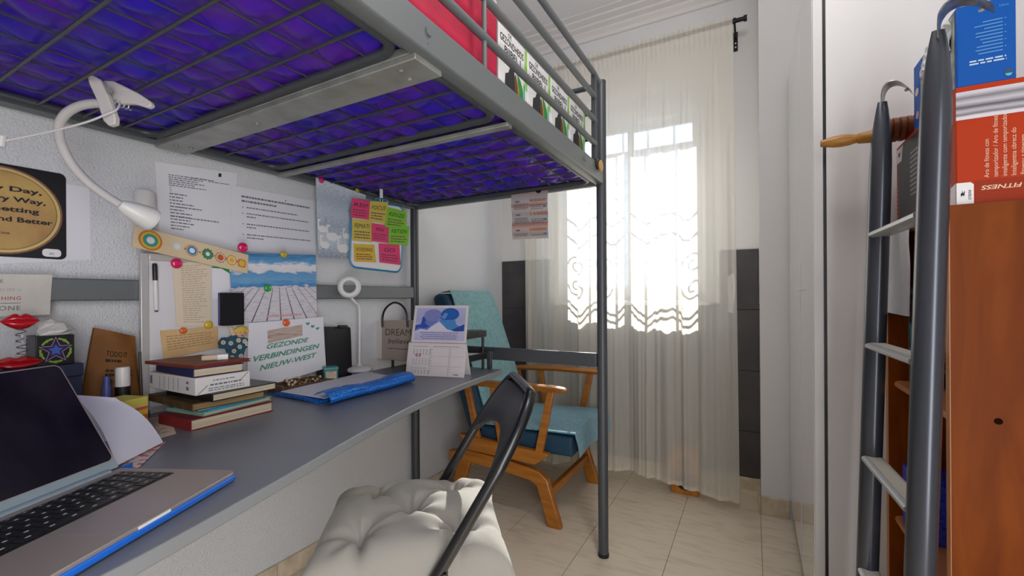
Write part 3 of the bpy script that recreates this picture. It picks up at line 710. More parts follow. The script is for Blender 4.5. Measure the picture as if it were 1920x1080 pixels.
b = MB(); jt.words(b, .35, .80, .085, 1, .028, .03, 3, .0009, ragged=.05); b.build('caption', mat('pink_ink', '#CF9A94', .8), a, smooth=0)
magnet(531, 477, XJ + .0015, '#BFA62F', .0125, 'mustard magnet at the top of the jetty picture')
magnet(501, 540, XJ + .0015, '#2FA044', .0130, 'green magnet in the middle of the jetty picture')
# black felt eraser block
p0, p1 = on_x(418, 611, XQ + .030), on_x(456, 549, XQ + .030)
ee = thing('board_eraser', 'black felt board eraser block with a violet back stuck on the whiteboard', 'eraser', (XQ, (p0.y + p1.y) / 2, p0.z))
MB().box((XQ + .012, p0.y, p0.z), (XQ + .036, p1.y, p1.z)).build('felt', mat('black_felt', '#0F0D11', .95), ee, bevel=.002)
MB().box((XQ + .004, p0.y - .001, p0.z), (XQ + .012, p1.y - .001, p1.z)).build('backing', mat('violet_plastic', '#4A3F86', .4), ee, bevel=.002)
# blond angel cut-out in a teal flowered robe
XA = XQ + .012
an = wall_sheet(((409, 677), (469, 677), (469, 610), (409, 610)), XA)
a = thing('angel_cutout', 'cut-out of a blond angel in a teal flowered robe in front of the whiteboard', 'cutout', tuple(an.pt(.5, 0)))
TEAL = mat('teal_robe', '#2B6075', .6, col2='#1E4455', nscale=120)
robe = [(.30, 0), (.78, 0), (.80, .22), (.86, .36), (.99, .46), (.95, .62), (.80, .66), (.70, .72), (.42, .72), (.30, .66), (.12, .66), (.01, .52), (.04, .36), (.22, .36), (.28, .22)]
an.outline(robe, 'robe', TEAL, a, th=.004)
SKIN = mat('painted_skin', '#D9A983', .6)
hd = an.pt(.70, .80, .001); b = MB().ell(hd, (.006, .0165, .0165), 16, 8); b.build('head', SKIN, a)
b = MB().ell(an.pt(.71, .86, -.0005), (.008, .0185, .0145), 16, 8).ell(an.pt(.545, .84, 0), (.005, .006, .009), 10, 6).ell(an.pt(.90, .84, 0), (.005, .006, .009), 10, 6); tag(b.build('hair', mat('painted_blond', '#D8B44E', .5), a), kind='stuff')
b = MB()
for (u, v, r) in ((.63, .80, .0014), (.78, .80, .0014)): an.disc(b, u, v, r, .0075, 10)
an.poly(b, [(.66, .735), (.75, .735), (.72, .715), (.69, .715)], .0066); b.build('face_marks', INKD, a, smooth=0)
for pts in ([(.42, .70), (.30, .98), (.38, .995), (.56, .74)],): an.outline(pts, 'wing', mat('pale_wing', '#D9C3A4', .6), a, th=.003)
for (u, v) in ((.15, .52), (.38, .50), (.62, .58), (.82, .55), (.48, .28), (.66, .40), (.70, .14), (.42, .10), (.90, .48)):
    b = MB(); an.poly(b, circ(u, v, .075, .065, 8), .0005); an.poly(b, circ(u, v, .03, .026, 8), .0008); b.mi = [0, 1]
    b.build('flower', [mat('flower_white', '#D5CFC4', .7), mat('flower_ochre', '#C49A4C', .7)], a, smooth=0)
# paper with green heading
gz = wall_sheet(((466, 735), (611, 682), (606, 596), (468, 612)), XQ + .014, curl=lambda u, v: .004 * (1 - v) ** 2 + .0005)
gz = wall_sheet(((462, 735), (610, 690), (606, 594), (466, 606)), XQ + .014, curl=lambda u, v: .004 * (1 - v) ** 2 + .0005)
a = thing('green_heading_sheet', 'white sheet with a slanted green heading and small green hearts', 'poster', tuple(gz.pt(.5, 0)))
gz.slab('sheet', PAPER, a, n=(6, 8))
GI = mat('green_ink', '#4F9474', .8)
b = MB(); gz.text(b, 'GEZONDE', .49, .575, .075, 'c', .022, .28, .55, .0016); gz.text(b, 'VERBINDINGEN', .49, .42, .08, 'c', .022, .28, .86, .0016); gz.text(b, 'NIEUW-WEST', .50, .265, .08, 'c', .022, .28, .74, .0016)
b.build('lettering', GI, a, smooth=0)
for (u, v, s_) in ((.76, .90, 1), (.83, .84, .95), (.90, .79, .9)):
    b = MB(); H = [(16 * math.sin(t) ** 3 / 17, (13 * math.cos(t) - 5 * math.cos(2 * t) - 2 * math.cos(3 * t) - math.cos(4 * t)) / 17) for t in [2 * PI * q / 24 for q in range(24)]]
    gz.poly(b, [(u + .032 * s_ * x, v + .035 * s_ * y) for x, y in H], .0014); b.build('heart', GI, a, smooth=0)
b = MB(); gz.poly(b, [(.23, .66), (.68, .70), (.68, .90), (.22, .86)], .0013); b.build('wood_photo', mat('rosy_wood_photo', '#CDB9AE', .7, col2='#A98F84', nscale=14, nstretch=(1, .6, 7), dist=2.2), a, smooth=0)
magnet(536, 605, XQ + .0165, '#E0642E', .0130, 'orange magnet at the top of the sheet with the green heading')
# ================================================================ the desk: laptop
A_, wd, dd = V(-.973, .349, DZ), V(.42, -.907, 0).normalized(), V(.907, .42, 0).normalized()
rzl = math.atan2(wd.y, wd.x)
lap = thing('laptop', 'open silver laptop with black keys and a blue shell on the desk', 'laptop', tuple(A_ + wd * .155), rzl)
LM = chain_matrix(lap)   # local x: along hinge, local y: from hinge towards the user
SIL = mat('silver_laptop', '#A59C98', .38, .55); SILB = mat('blue_grey_hinge', '#8FA0AA', .4, .4); BLUE = mat('cobalt_shell', '#1763C8', .35, coat=.3)
hw, dep = .155, .215
def lbox(b, lo, hi): return b.box(lo, hi)
def lprism(pts, z0, z1): b = MB(); b.prism([V(x, y, z0) for x, y in pts], (0, 0, z1 - z0)); return b
lprism(rrect(-hw, 0, hw, dep, .012), .008, .0175).build('base', SIL, lap, local=True, bevel=.0015)
lprism(rrect(-hw - .002, -.001, hw + .002, dep + .0025, .013), .003, .0125).build('blue_case', BLUE, lap, local=True, bevel=.002)
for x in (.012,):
    MB().box((x - .030, dep + .0005, .0126), (x + .02, dep + .0012, .0165)).build('notch_glint', WHITEP, lap, local=True)  # white sliver painted for the glint in the thumb notch
for x in (-hw + .025, hw - .025):
    for y in (.03, dep - .03): MB().tube([(x, y, 0), (x, y, .0035)], .007, 10).build('rubber_foot', BLACKP, lap, local=True)
kb = lprism(rrect(-.138, .022, .138, .118, .004), .0174, .0178).build('keyboard_well', BLACKP, lap, local=True, smooth=0)
KEYM = mat('black_key', '#1A1A1E', .35)
key0 = None
rows = [(14, .0075), (14, .015), (14, .015), (13, .015), (12, .015), (10, .015)]
y = .024; LEG = MB()
for ri, (n, h) in enumerate(rows):
    kw = .272 / n
    for k in range(n):
        x0 = -.136 + k * kw
        if ri == 5 and k in (4, 5, 6):
            if k == 4: x0, x1 = -.136 + 3 * kw + .001, -.136 + 7 * kw - .001
            else: continue
        elif ri == 5 and k == 3: continue
        else: x1 = x0 + kw - .0025
        b = MB(); b.prism([V(xx, yy, .0178) for xx, yy in rrect(x0, y, x1, y + h, .002, 2)], (0, 0, .0011)); b.build('key', KEYM, kb, local=True, smooth=0)
    for k in range(n): LEG.box((-.136 + k * kw + kw * .30, y + h * .35, .0189), (-.136 + k * kw + kw * .52, y + h * .52, .01895))
    y += h + .0012
tag(LEG.build('key_legends', mat('key_white', '#B5B3B5', .6), kb, local=True, smooth=0), kind='stuff')
tq = chain_matrix(lap).inverted() @ on_z(321, 877, DZ + .012); lprism([(tq.x - .010, -.004), (tq.x + .010, -.004), (tq.x + .010, -.0012), (tq.x - .010, -.0012)], .004, .0165).build('case_tab', BLUE, lap, local=True, smooth=0)
lprism(rrect(-.055, .130, .055, .206, .004), .0174, .0177).build('trackpad', mat('silver_trackpad', '#A0979A', .3, .5), lap, local=True, smooth=0)
MB().tube([V(-hw + .02, .001, .016), V(hw - .02, .001, .016)], .0065, 12).build('hinge', SILB, lap, local=True)
tilt = rad(32); SH = .212
SM = Matrix.Translation(V(0, .001, .0175)) @ Matrix.Rotation(tilt, 4, 'X')
def sprism(pts, y0, y1): b = MB(); b.prism([SM @ V(x, y0, z) for x, z in pts], SM.to_3x3() @ V(0, y1 - y0, 0)); return b
ld = sprism(rrect(-hw, .002, hw, SH, .011), -.0052, .0).build('lid', SIL, lap, local=True, smooth=30)
sprism(rrect(-hw + .0025, .018, hw - .0025, SH - .0025, .009), -.0001, .0006).build('screen', mat('dark_glossy_screen', '#0E0D11', .16, spec=.5, col2='#2A242D', nscale=7, nstretch=(1, 1, .6), detail=7), ld, local=True, smooth=0)  # noise puts dusty smudges and reflection into the screen colour
sprism(rrect(-hw + .001, .002, hw - .001, .0165, .002), -.0001, .0006).build('lower_bezel', SILB, ld, local=True, smooth=0)
sprism(rrect(-hw - .002, .004, hw + .002, SH + .002, .012), -.0075, -.0053).build('lid_case', BLUE, ld, local=True, smooth=30)
# ---------------------------------------------------------------- loose papers
def flat(name, label, pix, z, m, cat='paper', words=None, curl=None, n=None, th=.0008):
    s = Sheet(*[on_z(px, py, z) for px, py in pix], curl=curl)
    a = thing(name, label, cat, tuple(s.pt(.5, .5) * 1.0))
    a.location.z = DZ
    s.slab('sheet', m, a, n=n, th=th); return a, s
a, s_ = flat('typed_page', 'typed cream page lying on the desk before the book stack', ((240, 838), (330, 812), (318, 778), (246, 790)), DZ + .001, CREAM)
b = MB(); s_.words(b, .1, .9, .9, 9, .03, .09, 3); b.build('print', INK, a, smooth=0)
a, s_ = flat('red_magazine', 'reddish patterned magazine page peeking out under the folded white sheet', ((228, 884), (262, 874), (312, 826), (240, 840)), DZ + .0025, mat('red_magazine_print', '#B8615E', .5, col2='#D9C9C6', nscale=60, ramp=(.45, .55)), 'magazine', th=.0015)
bl, br = on_z(219, 873, DZ + .012), on_z(306, 829, DZ + .007); tr, tl = V(-1.215, .430, DZ + .098), V(-1.285, .385, DZ + .106)
fw = Sheet(bl, br, tr, tl, curl=lambda u, v: .012 * math.sin(PI * min(1, v * 1.05)))
a = thing('folded_sheet', 'large white sheet of paper bent up behind the laptop screen', 'paper', tuple((bl + br) / 2)); a.location.z = DZ
fw.slab('sheet', mat('bluish_white_paper', '#DAD9E6', .8), a, n=(6, 12))
bk = Sheet(tr + V(-.02, .004, -.098), tl + V(-.02, .004, -.105), tl, tr); bk.slab('back_fold', mat('bluish_white_paper', '#DAD9E6', .8), a)
# ---------------------------------------------------------------- back left corner of the desk
NAVY = mat('navy_box', '#1B2242', .5)
nb = thing('navy_box', 'dark navy box standing on the desk behind the laptop screen', 'box', (-1.40, .33, DZ))
p = on_x(155, 680, -1.355)
MB().box((-1.452, .16, DZ), (-1.355, p.y, p.z - .028)).build('carton', NAVY, nb, bevel=.003)
MB().box((-1.454, .158, p.z - .030), (-1.353, p.y + .002, p.z)).build('lid', NAVY, nb, bevel=.003)
nz = p.z
# star printed cube
q0, q1 = on_x(67, 670, -1.362), on_x(140, 670, -1.362); cz = nz + .066
cb = thing('star_box', 'black cube printed with a neon star on top of the navy box', 'box', (-1.40, (q0.y + q1.y) / 2, nz))
cw = q1.y - q0.y
MB().box((-1.362 - cw, q0.y, nz), (-1.362, q1.y, cz)).build('cube', BLACKP, cb, bevel=.0015)
cs_ = Sheet(V(-1.362, q0.y, nz), V(-1.362, q1.y, nz), V(-1.362, q1.y, cz), V(-1.362, q0.y, cz))
def star(r, r2, k=5, a0=90): return [(.5 + (r if i % 2 == 0 else r2) * math.cos(rad(a0 + 180 * i / k)), .5 + (r if i % 2 == 0 else r2) * math.sin(rad(a0 + 180 * i / k))) for i in range(2 * k)]
b = MB()
for k in range(5):
    t0 = 54 + 72 * k
    pts = [(.5 + .42 * math.cos(rad(t0 - 26 + 52 * i / 8)), .5 + .42 * math.sin(rad(t0 - 26 + 52 * i / 8))) for i in range(9)] + [(.5 + .36 * math.cos(rad(t0 + 26 - 52 * i / 8)), .5 + .36 * math.sin(rad(t0 + 26 - 52 * i / 8))) for i in range(9)]
    cs_.poly(b, pts, .0006); cs_.poly(b, [(.5 + .39 * math.cos(rad(t0)) + .06 * x, .5 + .39 * math.sin(rad(t0)) + .06 * y) for x, y in ((-1, -.4), (.2, -1), (1, .3), (0, .9))], .0007)
b.build('green_arcs', mat('neon_green_print', '#7FA33A', .5), cb, smooth=0)
for r, r2, c_, o in ((.46, .19, '#B48AB8', .0008), (.42, .165, '#241A45', .0010), (.20, .10, '#3D5FB8', .0012)):
    b = MB(); cs_.poly(b, star(r, r2), o); b.build('star', mat('star_' + c_[1:], c_, .5), cb, smooth=0)
# white crystal lump
rnd = random.Random(4); cc = V(-1.393, (q0.y + q1.y) / 2 + .006, cz)
b = MB(); pr_ = [(.030, 0, 0), (.034, .010, 1), (.022, .026, 2)]
vs = []; fs = []
for (r, z, j) in pr_:
    for k in range(7):
        t = 2 * PI * k / 7 + j * .4; rr = r * rnd.uniform(.8, 1.15); vs.append(cc + V(rr * math.cos(t) * .8, rr * math.sin(t), z))
vs.append(cc + V(.002, -.006, .036)); fs.append(tuple(reversed(range(7))))
for i in range(2):
    for k in range(7): fs.append((i * 7 + k, i * 7 + (k + 1) % 7, i * 7 + 7 + (k + 1) % 7, i * 7 + 7 + k))
for k in range(7): fs.append((14 + k, 14 + (k + 1) % 7, 21))
b.add(vs, fs); tag(b.build('crystal', mat('milky_quartz', '#D8D5D2', .35, col2='#C4BFBB', nscale=40), smooth=0), 'white faceted crystal lump on top of the star printed cube', 'crystal')
# lips memo holder
RG = mat('glossy_lip_red', '#B8121C', .22, coat=.5)
lx = -1.372; lb0 = on_x(30, 690, lx)
lh = thing('lips_memo_holder', 'red lips on a wire spring above a red lip-shaped base', 'ornament', (lx, lb0.y, nz))
def lips(c, w, h, d, base=False):
    b = MB()
    def f(u, v):
        t = (u - .5) * 2; up = math.sin(v * PI) 
        env = max(0, 1 - abs(t) ** 1.9); cup = 1 - .30 * math.exp(-(t / .16) ** 2)
        ang = 2 * PI * v
        zz = math.sin(ang); hh = h * env * (cup * .5 if zz > 0 else .5)
        groove = 1 - .35 * math.exp(-(zz / .22) ** 2)
        return c + V(math.cos(ang) * d * (env ** .6) * .5 * (groove if math.cos(ang) > 0 else .6), t * w / 2, zz * hh)
    b.grid(f, 28, 26); return b
lips(V(lx, lb0.y, nz + .0125), .085, .030, .060).build('base', RG, lh, smooth=60)
lc = on_x(38, 602, lx); lips(lc, .060, .036, .030).build('lips', RG, lh, smooth=60)
sp = [V(lx + .006 * math.cos(t * 2 * PI * 5), lb0.y + .010 + (lc.y - lb0.y - .010) * t + .008 * math.sin(t * 2 * PI * 5), nz + .022 + (lc.z - .012 - nz - .022) * t) for t in [i / 90 for i in range(91)]]
MB().tube(sp, .0011, 6).build('spring', mat('steel_wire', '#A8A8AC', .25, .9), lh)
# kraft pouch
ks = Sheet(*[on_x(px, py, -1.425) for px, py in ((146, 790), (278, 800), (268, 632), (190, 615))])
kp = [on_x(px, py, -1.415) for px, py in ((152, 785), (272, 790), (266, 632), (190, 616))]
zb = DZ
a = thing('kraft_pouch', 'brown kraft paper pouch with black print leaning by the whiteboard', 'pouch', (-1.42, .52, DZ))
KR = mat('kraft_paper', '#7A4C1C', .75, col2='#96632A', nscale=7, bump=.2, bscale=18, bdist=.01)
yl, yr, yt0, yt1, zt0, zt1 = on_x(150, 760, -1.42).y, on_x(275, 760, -1.42).y, kp[3].y, kp[2].y, kp[3].z, kp[2].z
def pouch(u, v):
    y = (yl * (1 - u) + yr * u) * (1 - v) + (yt0 * (1 - u) + yt1 * u) * v; z = DZ + .001 + (zt0 * (1 - u) + zt1 * u - DZ) * v
    x = -1.455 + .035 * math.sin(PI * u) ** .6 * (1 - v) ** .8 + .006 + .004 * math.sin(7 * u + 5 * v)
    return V(x, y, z)
b = MB(); b.slabgrid(pouch, 14, 16, V(-.012, 0, 0)); b.build('bag', KR, a)
class PSheet(Sheet):
    def __init__(s, f, W, H): s.f = f; s.W = W; s.H = H
    def pt(s, u, v, off=0):
        return s.f(u, v) + V(off, 0, 0)
psn = PSheet(pouch, yr - yl, zt0 - DZ)
b = MB(); psn.text(b, 'TODO IT', .28, .72, .06, 'l', .012, 0, .44, .0025); psn.words(b, .28, .62, .69, 1, .03, .03, 2, .0025, .1); psn.words(b, .30, .80, .58, 2, .028, .045, 3, .0025, .1)
psn.text(b, 'CURCUMA', .26, .42, .05, 'l', .01, 0, .44, .0025); psn.words(b, .26, .70, .28, 2, .04, .07, 6, .0025, .1)
tag(b.build('print', mat('kraft_black_print', '#2E1C10', .8), a, smooth=0), kind='stuff')
# glue bottle, note cube, little pot
g = V(-1.385, .505, DZ); a = thing('glue_bottle', 'white bottle with a black collar and blue label behind the note cube', 'bottle', tuple(g))
MB().lathe([(.014, 0), (.0155, .004), (.0155, .062), (.013, .068)], 18, Matrix.Translation(g)).build('blue_body', mat('glue_blue', '#4C86A8', .4), a)
MB().lathe([(.0160, .068), (.0160, .094)], 18, Matrix.Translation(g)).build('collar', BLACKP, a)
MB().lathe([(.0150, .0945), (.0150, .136), (.0135, .142), (0.00001, .143)], 18, Matrix.Translation(g)).build('cap', WHITEP, a)
g2 = V(-1.412, .483, DZ); a = thing('paint_tube', 'small blue and red tube beside the white bottle', 'tube', tuple(g2))
MB().lathe([(.010, 0), (.010, .09), (.007, .1), (.007, .12), (0.00001, .121)], 14, Matrix.Translation(g2)).build('body', mat('violet_blue_tube', '#5B62A5', .4), a)
MB().lathe([(.0103, .02), (.0103, .06)], 14, Matrix.Translation(g2)).build('teal_label', mat('teal_label', '#2E7D95', .5), a)
nc = thing('note_cube', 'cube of yellow, pink and orange sticky notes on the desk by the pouch', 'notepad', (-1.315, .475, DZ), rad(18))
for (z0, z1, c_) in ((0, .022, '#E0A21E'), (.022, .034, '#D9622F'), (.034, .046, '#E3C72A'), (.046, .053, '#D9566A'), (.053, .076, '#D8CB5C')):
    MB().box((-.035, -.036, z0 + .0001), (.035, .036, z1)).build('pad', mat('note_' + c_[1:], c_, .8), nc, local=True, smooth=0)
pt_ = V(-1.385, .545, DZ); a = thing('blue_pot', 'tiny blue pot with a silver neck between the note cube and the book stack', 'pot', tuple(pt_))
MB().lathe([(.012, 0), (.0155, .006), (.0155, .022), (.011, .030), (.009, .031)], 18, Matrix.Translation(pt_)).build('glass', mat('blue_pot_glaze', '#27587F', .2, coat=.5), a)
MB().lathe([(.0085, .031), (.0085, .042), (.005, .044)], 16, Matrix.Translation(pt_)).build('cap', ALU, a)
br0 = V(-1.425, .560, DZ + .002); a = thing('gusset_shade', 'dark brown stick painted in at the pouch gusset as a thin rod', 'shade', tuple(br0))  # dark rod built in place of the pouch gusset's shadow
MB().tube([br0, on_x(262, 660, -1.43)], [.004, .0032], 8).build('shade', mat('shade_brown', '#3A2718', .5), a)
# ---------------------------------------------------------------- book stack
def book(name, label, x0, x1, y0, y1, z0, z1, cover, page=CREAM, spine='-y', rot=0, th=.0022, cat='book', hard=True):
    """spine on the side facing -y or +x; pages elsewhere"""
    c = V((x0 + x1) / 2, (y0 + y1) / 2, z0); a = thing(name, label, cat, tuple(c), rad(rot))
    hx, hy, h = (x1 - x0) / 2, (y1 - y0) / 2, z1 - z0
    b = MB().box((-hx, -hy, 0.0001), (hx, hy, th)).box((-hx, -hy, h - th), (hx, hy, h))
    if spine == '-y': b.box((-hx, -hy, th), (hx, -hy + th, h - th))
    else: b.box((hx - th, -hy, th), (hx, hy, h - th))
    b.build('cover', cover, a, local=True, smooth=0)
    e = .003
    MB().box((-hx + e, -hy + (th if spine == '-y' else e), th), (hx - (e if spine == '-y' else th), hy - e, h - th)).build('pages', page, a, local=True, smooth=0)
    return a
PAGE = mat('aged_page_block', '#CDBFA8', .85, col2='#B7A78E', nscale=3, nstretch=(1, 1, 120), ramp=(.4, .6))
RC = mat('dark_red_cloth', '#7E1A1E', .6)
book('red_book', 'thick dark red book at the bottom of the book stack', -1.305, -1.165, .548, .756, DZ, DZ + .026, [RC], PAGE, rot=2)
book('green_notebook', 'thin pale green notebook directly on the dark red book', -1.325, -1.180, .575, .760, DZ + .026, DZ + .036, mat('pale_green_card', '#7FA79A', .7), PAGE, rot=6)
a = thing('teal_folder', 'bright turquoise folder sticking out of the middle of the book stack', 'folder', (-1.24, .65, DZ + .036), rad(8)); MB().box((-.06, -.07, .0001), (.066, .085, .005)).build('folder', mat('bright_turquoise', '#1E9CC0', .4), a, local=True, smooth=0)
a = thing('loose_leaves', 'loose white leaves lying on the turquoise folder in the book stack', 'paper', (-1.25, .64, DZ + .0412), rad(3)); MB().box((-.06, -.07, .0), (.073, .09, .003)).build('leaves', PAPER, a, local=True, smooth=0)
BRC = mat('worn_brown_leather', '#6B5230', .6, col2='#3F3020', nscale=25)
book('brown_book', 'worn brown leather book near the bottom of the book stack', -1.395, -1.163, .560, .735, DZ + .0445, DZ + .062, BRC, mat('brown_page_block', '#9A8258', .85, col2='#7D6743', nscale=3, nstretch=(1, 1, 120)), rot=-2)
book('black_book', 'black covered book with cream pages beneath the white paper ream', -1.345, -1.150, .585, .755, DZ + .062, DZ + .081, BLACKP, PAGE, rot=3)
# white ream of paper with printed ends
rm = thing('paper_ream', 'white printed pack of paper in the upper half of the book stack', 'pack', (-1.27, .625, DZ + .081))
MB().box((-1.385, .560, DZ + .0811), (-1.160, .690, DZ + .122)).build('wrap', mat('ream_wrap', '#D7D2D0', .5), rm, bevel=.0015)
MB().box((-1.384, .561, DZ + .1215), (-1.161, .689, DZ + .1226)).build('top_face', mat('ream_top', '#C9AE93', .6), rm, smooth=0)
sx = Sheet(V(-1.160, .560, DZ + .081), V(-1.160, .690, DZ + .081), V(-1.160, .690, DZ + .122), V(-1.160, .560, DZ + .122))
b = MB(); sx.words(b, .25, .85, .55, 1, .10, .1, 3, ragged=.05); sx.words(b, .3, .72, .78, 1, .06, .1, 4, ragged=.05); sx.words(b, .22, .90, .32, 2, .05, .12, 5, ragged=.05)
sx.poly(b, [(.03, .05), (.05, .05), (.22, .50), (.20, .50)]); sx.poly(b, [(.80, .55), (.82, .55), (.97, .95), (.95, .95)]); tag(b.build('print', INK, rm, smooth=0), kind='stuff')
sy = Sheet(V(-1.385, .560, DZ + .081), V(-1.160, .560, DZ + .081), V(-1.160, .560, DZ + .122), V(-1.385, .560, DZ + .122))
b = MB(); sy.rect(b, .03, .30, .08, .80)
for u in (.25, .35, .45, .55, .65): sy.rect(b, u, .12, u + .008, .88)
sy.rect(b, .82, .62, .87, .76); sy.rect(b, .82, .25, .87, .45); tag(b.build('end_print', INK, rm, smooth=0), kind='stuff')
book('navy_book', 'navy blue hardback with cream pages on top of the paper pack', -1.372, -1.168, .566, .682, DZ + .1228, DZ + .1440, mat('navy_cloth', '#1A2150', .6), PAGE, rot=-3)
book('leather_wallet', 'flat russet leather notebook near the top of the book stack', -1.382, -1.172, .555, .695, DZ + .1442, DZ + .1520, mat('russet_leather', '#7A3420', .5, col2='#6A2A1A', nscale=20), RC, rot=4, cat='notebook')
er = thing('rubber', 'cream eraser with a white paper sleeve at the very top of the book stack', 'eraser', (-1.235, .640, DZ + .1522), rad(60))
MB().box((-.026, -.011, 0), (.012, .011, .013)).build('gum', mat('cream_gum', '#DCC3A8', .7), er, local=True, bevel=.003)
MB().box((.008, -.0118, 0), (.032, .0118, .0138)).build('sleeve', WHITEP, er, local=True, bevel=.001)
# ---------------------------------------------------------------- middle of the desk
a = thing('wooden_tray', 'small dark wooden tray full of jewellery under the green headed sheet', 'tray', (-1.385, 1.0, DZ))
TW = mat('carved_dark_wood', '#4B3522', .5, col2='#6E5234', nscale=40)
tx0, tx1, ty0, ty1 = -1.424, -1.345, .905, 1.085
MB().box((tx0, ty0, DZ), (tx1, ty1, DZ + .006)).build('bottom', TW, a, bevel=.001)
for lo, hi in (((tx0, ty0, DZ + .006), (tx1, ty0 + .006, DZ + .026)), ((tx0, ty1 - .006, DZ + .006), (tx1, ty1, DZ + .022)), ((tx0, ty0 + .006, DZ + .006), (tx0 + .006, ty1 - .006, DZ + .026)), ((tx1 - .006, ty0 + .006, DZ + .006), (tx1, ty1 - .006, DZ + .020))):
    MB().box(lo, hi).build('side', TW, a, bevel=.0015)
rnd = random.Random(5); b = MB()
for i in range(110):
    t = i / 110; ang = t * 2 * PI * 3
    b.ell((-1.384 + .022 * math.cos(ang) + rnd.uniform(-.006, .006), 1.005 + .055 * math.sin(ang * .34 + 1) + rnd.uniform(-.01, .01), DZ + .012 + .022 * rnd.random()), (.0045,) * 3, 7, 5)
b.mi = [(i // 35) % 3 for i in range(len(b.f))]
nk = b.build('bead_necklace', [mat('bronze_bead', '#8A6A3C', .3, .5), mat('pearl_bead', '#CBB99A', .3), mat('dark_bead', '#4A3420', .3)], loc=(-1.384, 1.0, DZ + .007)); tag(nk, 'heaped bronze and pearl bead necklace in the wooden tray', 'necklace', kind='stuff')
# little teal tin
tp = V(-1.372, 1.113, DZ); tn = thing('tea_tin', 'small teal tin with a cream picture label beside the wooden tray', 'tin', tuple(tp), rad(-32))
MB().box((-.022, -.024, 0), (.022, .024, .056)).build('body', mat('teal_tin', '#3F7F82', .35, .2), tn, local=True, bevel=.003)
MB().box((-.0235, -.0255, .0485), (.0235, .0255, .0600)).build('lid', mat('teal_tin_lid', '#4F8F8E', .35, .2), tn, local=True, bevel=.003)
MB().box((.022, -.018, .008), (.0228, .018, .044)).build('label', mat('tin_label', '#CDBBA4', .6, col2='#A88F78', nscale=60), tn, local=True, smooth=0)
MB().box((.0228, -.012, .010), (.0232, .012, .018)).build('label_band', INKD, tn, local=True, smooth=0)
# black tablet folder standing on edge against the wall
kx = thing('tablet_stand', 'black tablet in a grey case standing upright against the wall by the lamp', 'tablet', (-1.435, 1.185, DZ))
pA, pB = on_x(607, 622, -1.44), on_x(640, 700, -1.415)
M = Matrix.Translation(V(-1.432, 1.175, DZ)) @ Matrix.Rotation(rad(-7), 4, 'Y') @ Matrix.Rotation(rad(-4), 4, 'X')
b = MB(); b.prism([M @ V(0, y, z) for y, z in rrect(-.075, .002, .085, .20, .01)], M.to_3x3() @ V(.008, 0, 0)); b.build('slab', BLACKP, kx)
b = MB(); b.prism([M @ V(-.004, y, z) for y, z in rrect(-.077, .002, .090, .202, .01)], M.to_3x3() @ V(.004, 0, 0)); b.build('case', mat('grey_case', '#8D8C8F', .5), kx)
b = MB(); b.box((.008, .02, .196), (.020, .06, .206), M); b.build('clip', BLACKP, kx)
# ring lamp
lp_ = V(-1.418, 1.292, DZ); la = thing('ring_lamp', 'white desk lamp with a ring-shaped head on a thin bent stem', 'lamp', tuple(lp_))
for (dx, dy) in ((.032, -.03), (.032, .03), (-.032, .03), (-.032, -.03)): MB().tube([lp_ + V(dx, dy, 0), lp_ + V(dx, dy, .009)], .006, 10).build('foot', WHITEP, la)
MB().lathe([(.042, .008), (.054, .016), (.056, .024), (.050, .030), (.014, .036), (.008, .044)], 30, Matrix.Translation(lp_)).build('base', WHITEP, la)
rc = on_x(655, 538, lp_.x); st_ = smooth_path([lp_ + V(0, 0, .04), lp_ + V(0, .001, .15), lp_ + V(0, .000, .27), V(lp_.x, (rc.y + lp_.y) / 2 + .004, rc.z - .062), rc + V(0, .006, -.040)], 6)
MB().tube(st_, .0052, 12).build('stem', WHITEP, la)
ax = (E - rc); ax.z = 0; ax.normalize(); sd = V(-ax.y, ax.x, 0)
MB().tube([rc + sd * (.034 * math.cos(t)) + V(0, 0, .034 * math.sin(t)) for t in [2 * PI * i / 36 for i in range(36)]], .0095, 12, closed=True, ry=.012).build('ring', WHITEP, la)
b = MB(); n_ = 36
b.tube([rc + ax * .004 + sd * (.0262 * math.cos(t)) + V(0, 0, .0262 * math.sin(t)) for t in [2 * PI * i / n_ for i in range(n_)]], .003, 8, closed=True); b.build('inner_rim', mat('grey_diffuser', '#B9B6B5', .4), la)
# ---------------------------------------------------------------- blue bubble envelope with papers
BUB = mat('metallic_blue_bubble', '#2383EA', .22, .45)
N_ = BUB.node_tree.nodes; L_ = BUB.node_tree.links
vo = N_.new('ShaderNodeTexVoronoi'); vo.inputs['Scale'].default_value = 95; vo.inputs['Randomness'].default_value = .25; tcx = N_.new('ShaderNodeTexCoord'); bp = N_.new('ShaderNodeBump'); bp.inputs['Strength'].default_value = .8; bp.inputs['Distance'].default_value = .008; bp.invert = True
L_.new(tcx.outputs['Object'], vo.inputs['Vector']); L_.new(vo.outputs['Distance'], bp.inputs['Height']); L_.new(bp.outputs[0], N_['Principled BSDF'].inputs['Normal'])
ev = thing('bubble_envelope', 'metallic blue bubble envelope rolled open along its front edge', 'envelope', (-1.2, 1.05, DZ))
c00, c10, c11, c01 = on_z(512, 742, DZ), on_z(618, 762, DZ), on_z(777, 718, DZ), on_z(688, 702, DZ)
def evp(u, v): return (c00 * (1 - u) + c10 * u) * (1 - v) + (c01 * (1 - u) + c11 * u) * v
MB().slabgrid(lambda u, v: evp(u * .8, v) + V(0, 0, .008 + .004 * math.sin(PI * u)), 8, 8, V(0, 0, -.0075)).build('back_layer', BUB, ev)
ctr = lambda v: evp(.80, v) + V(0, 0, .0)
fx = (c10 - c00).normalized()
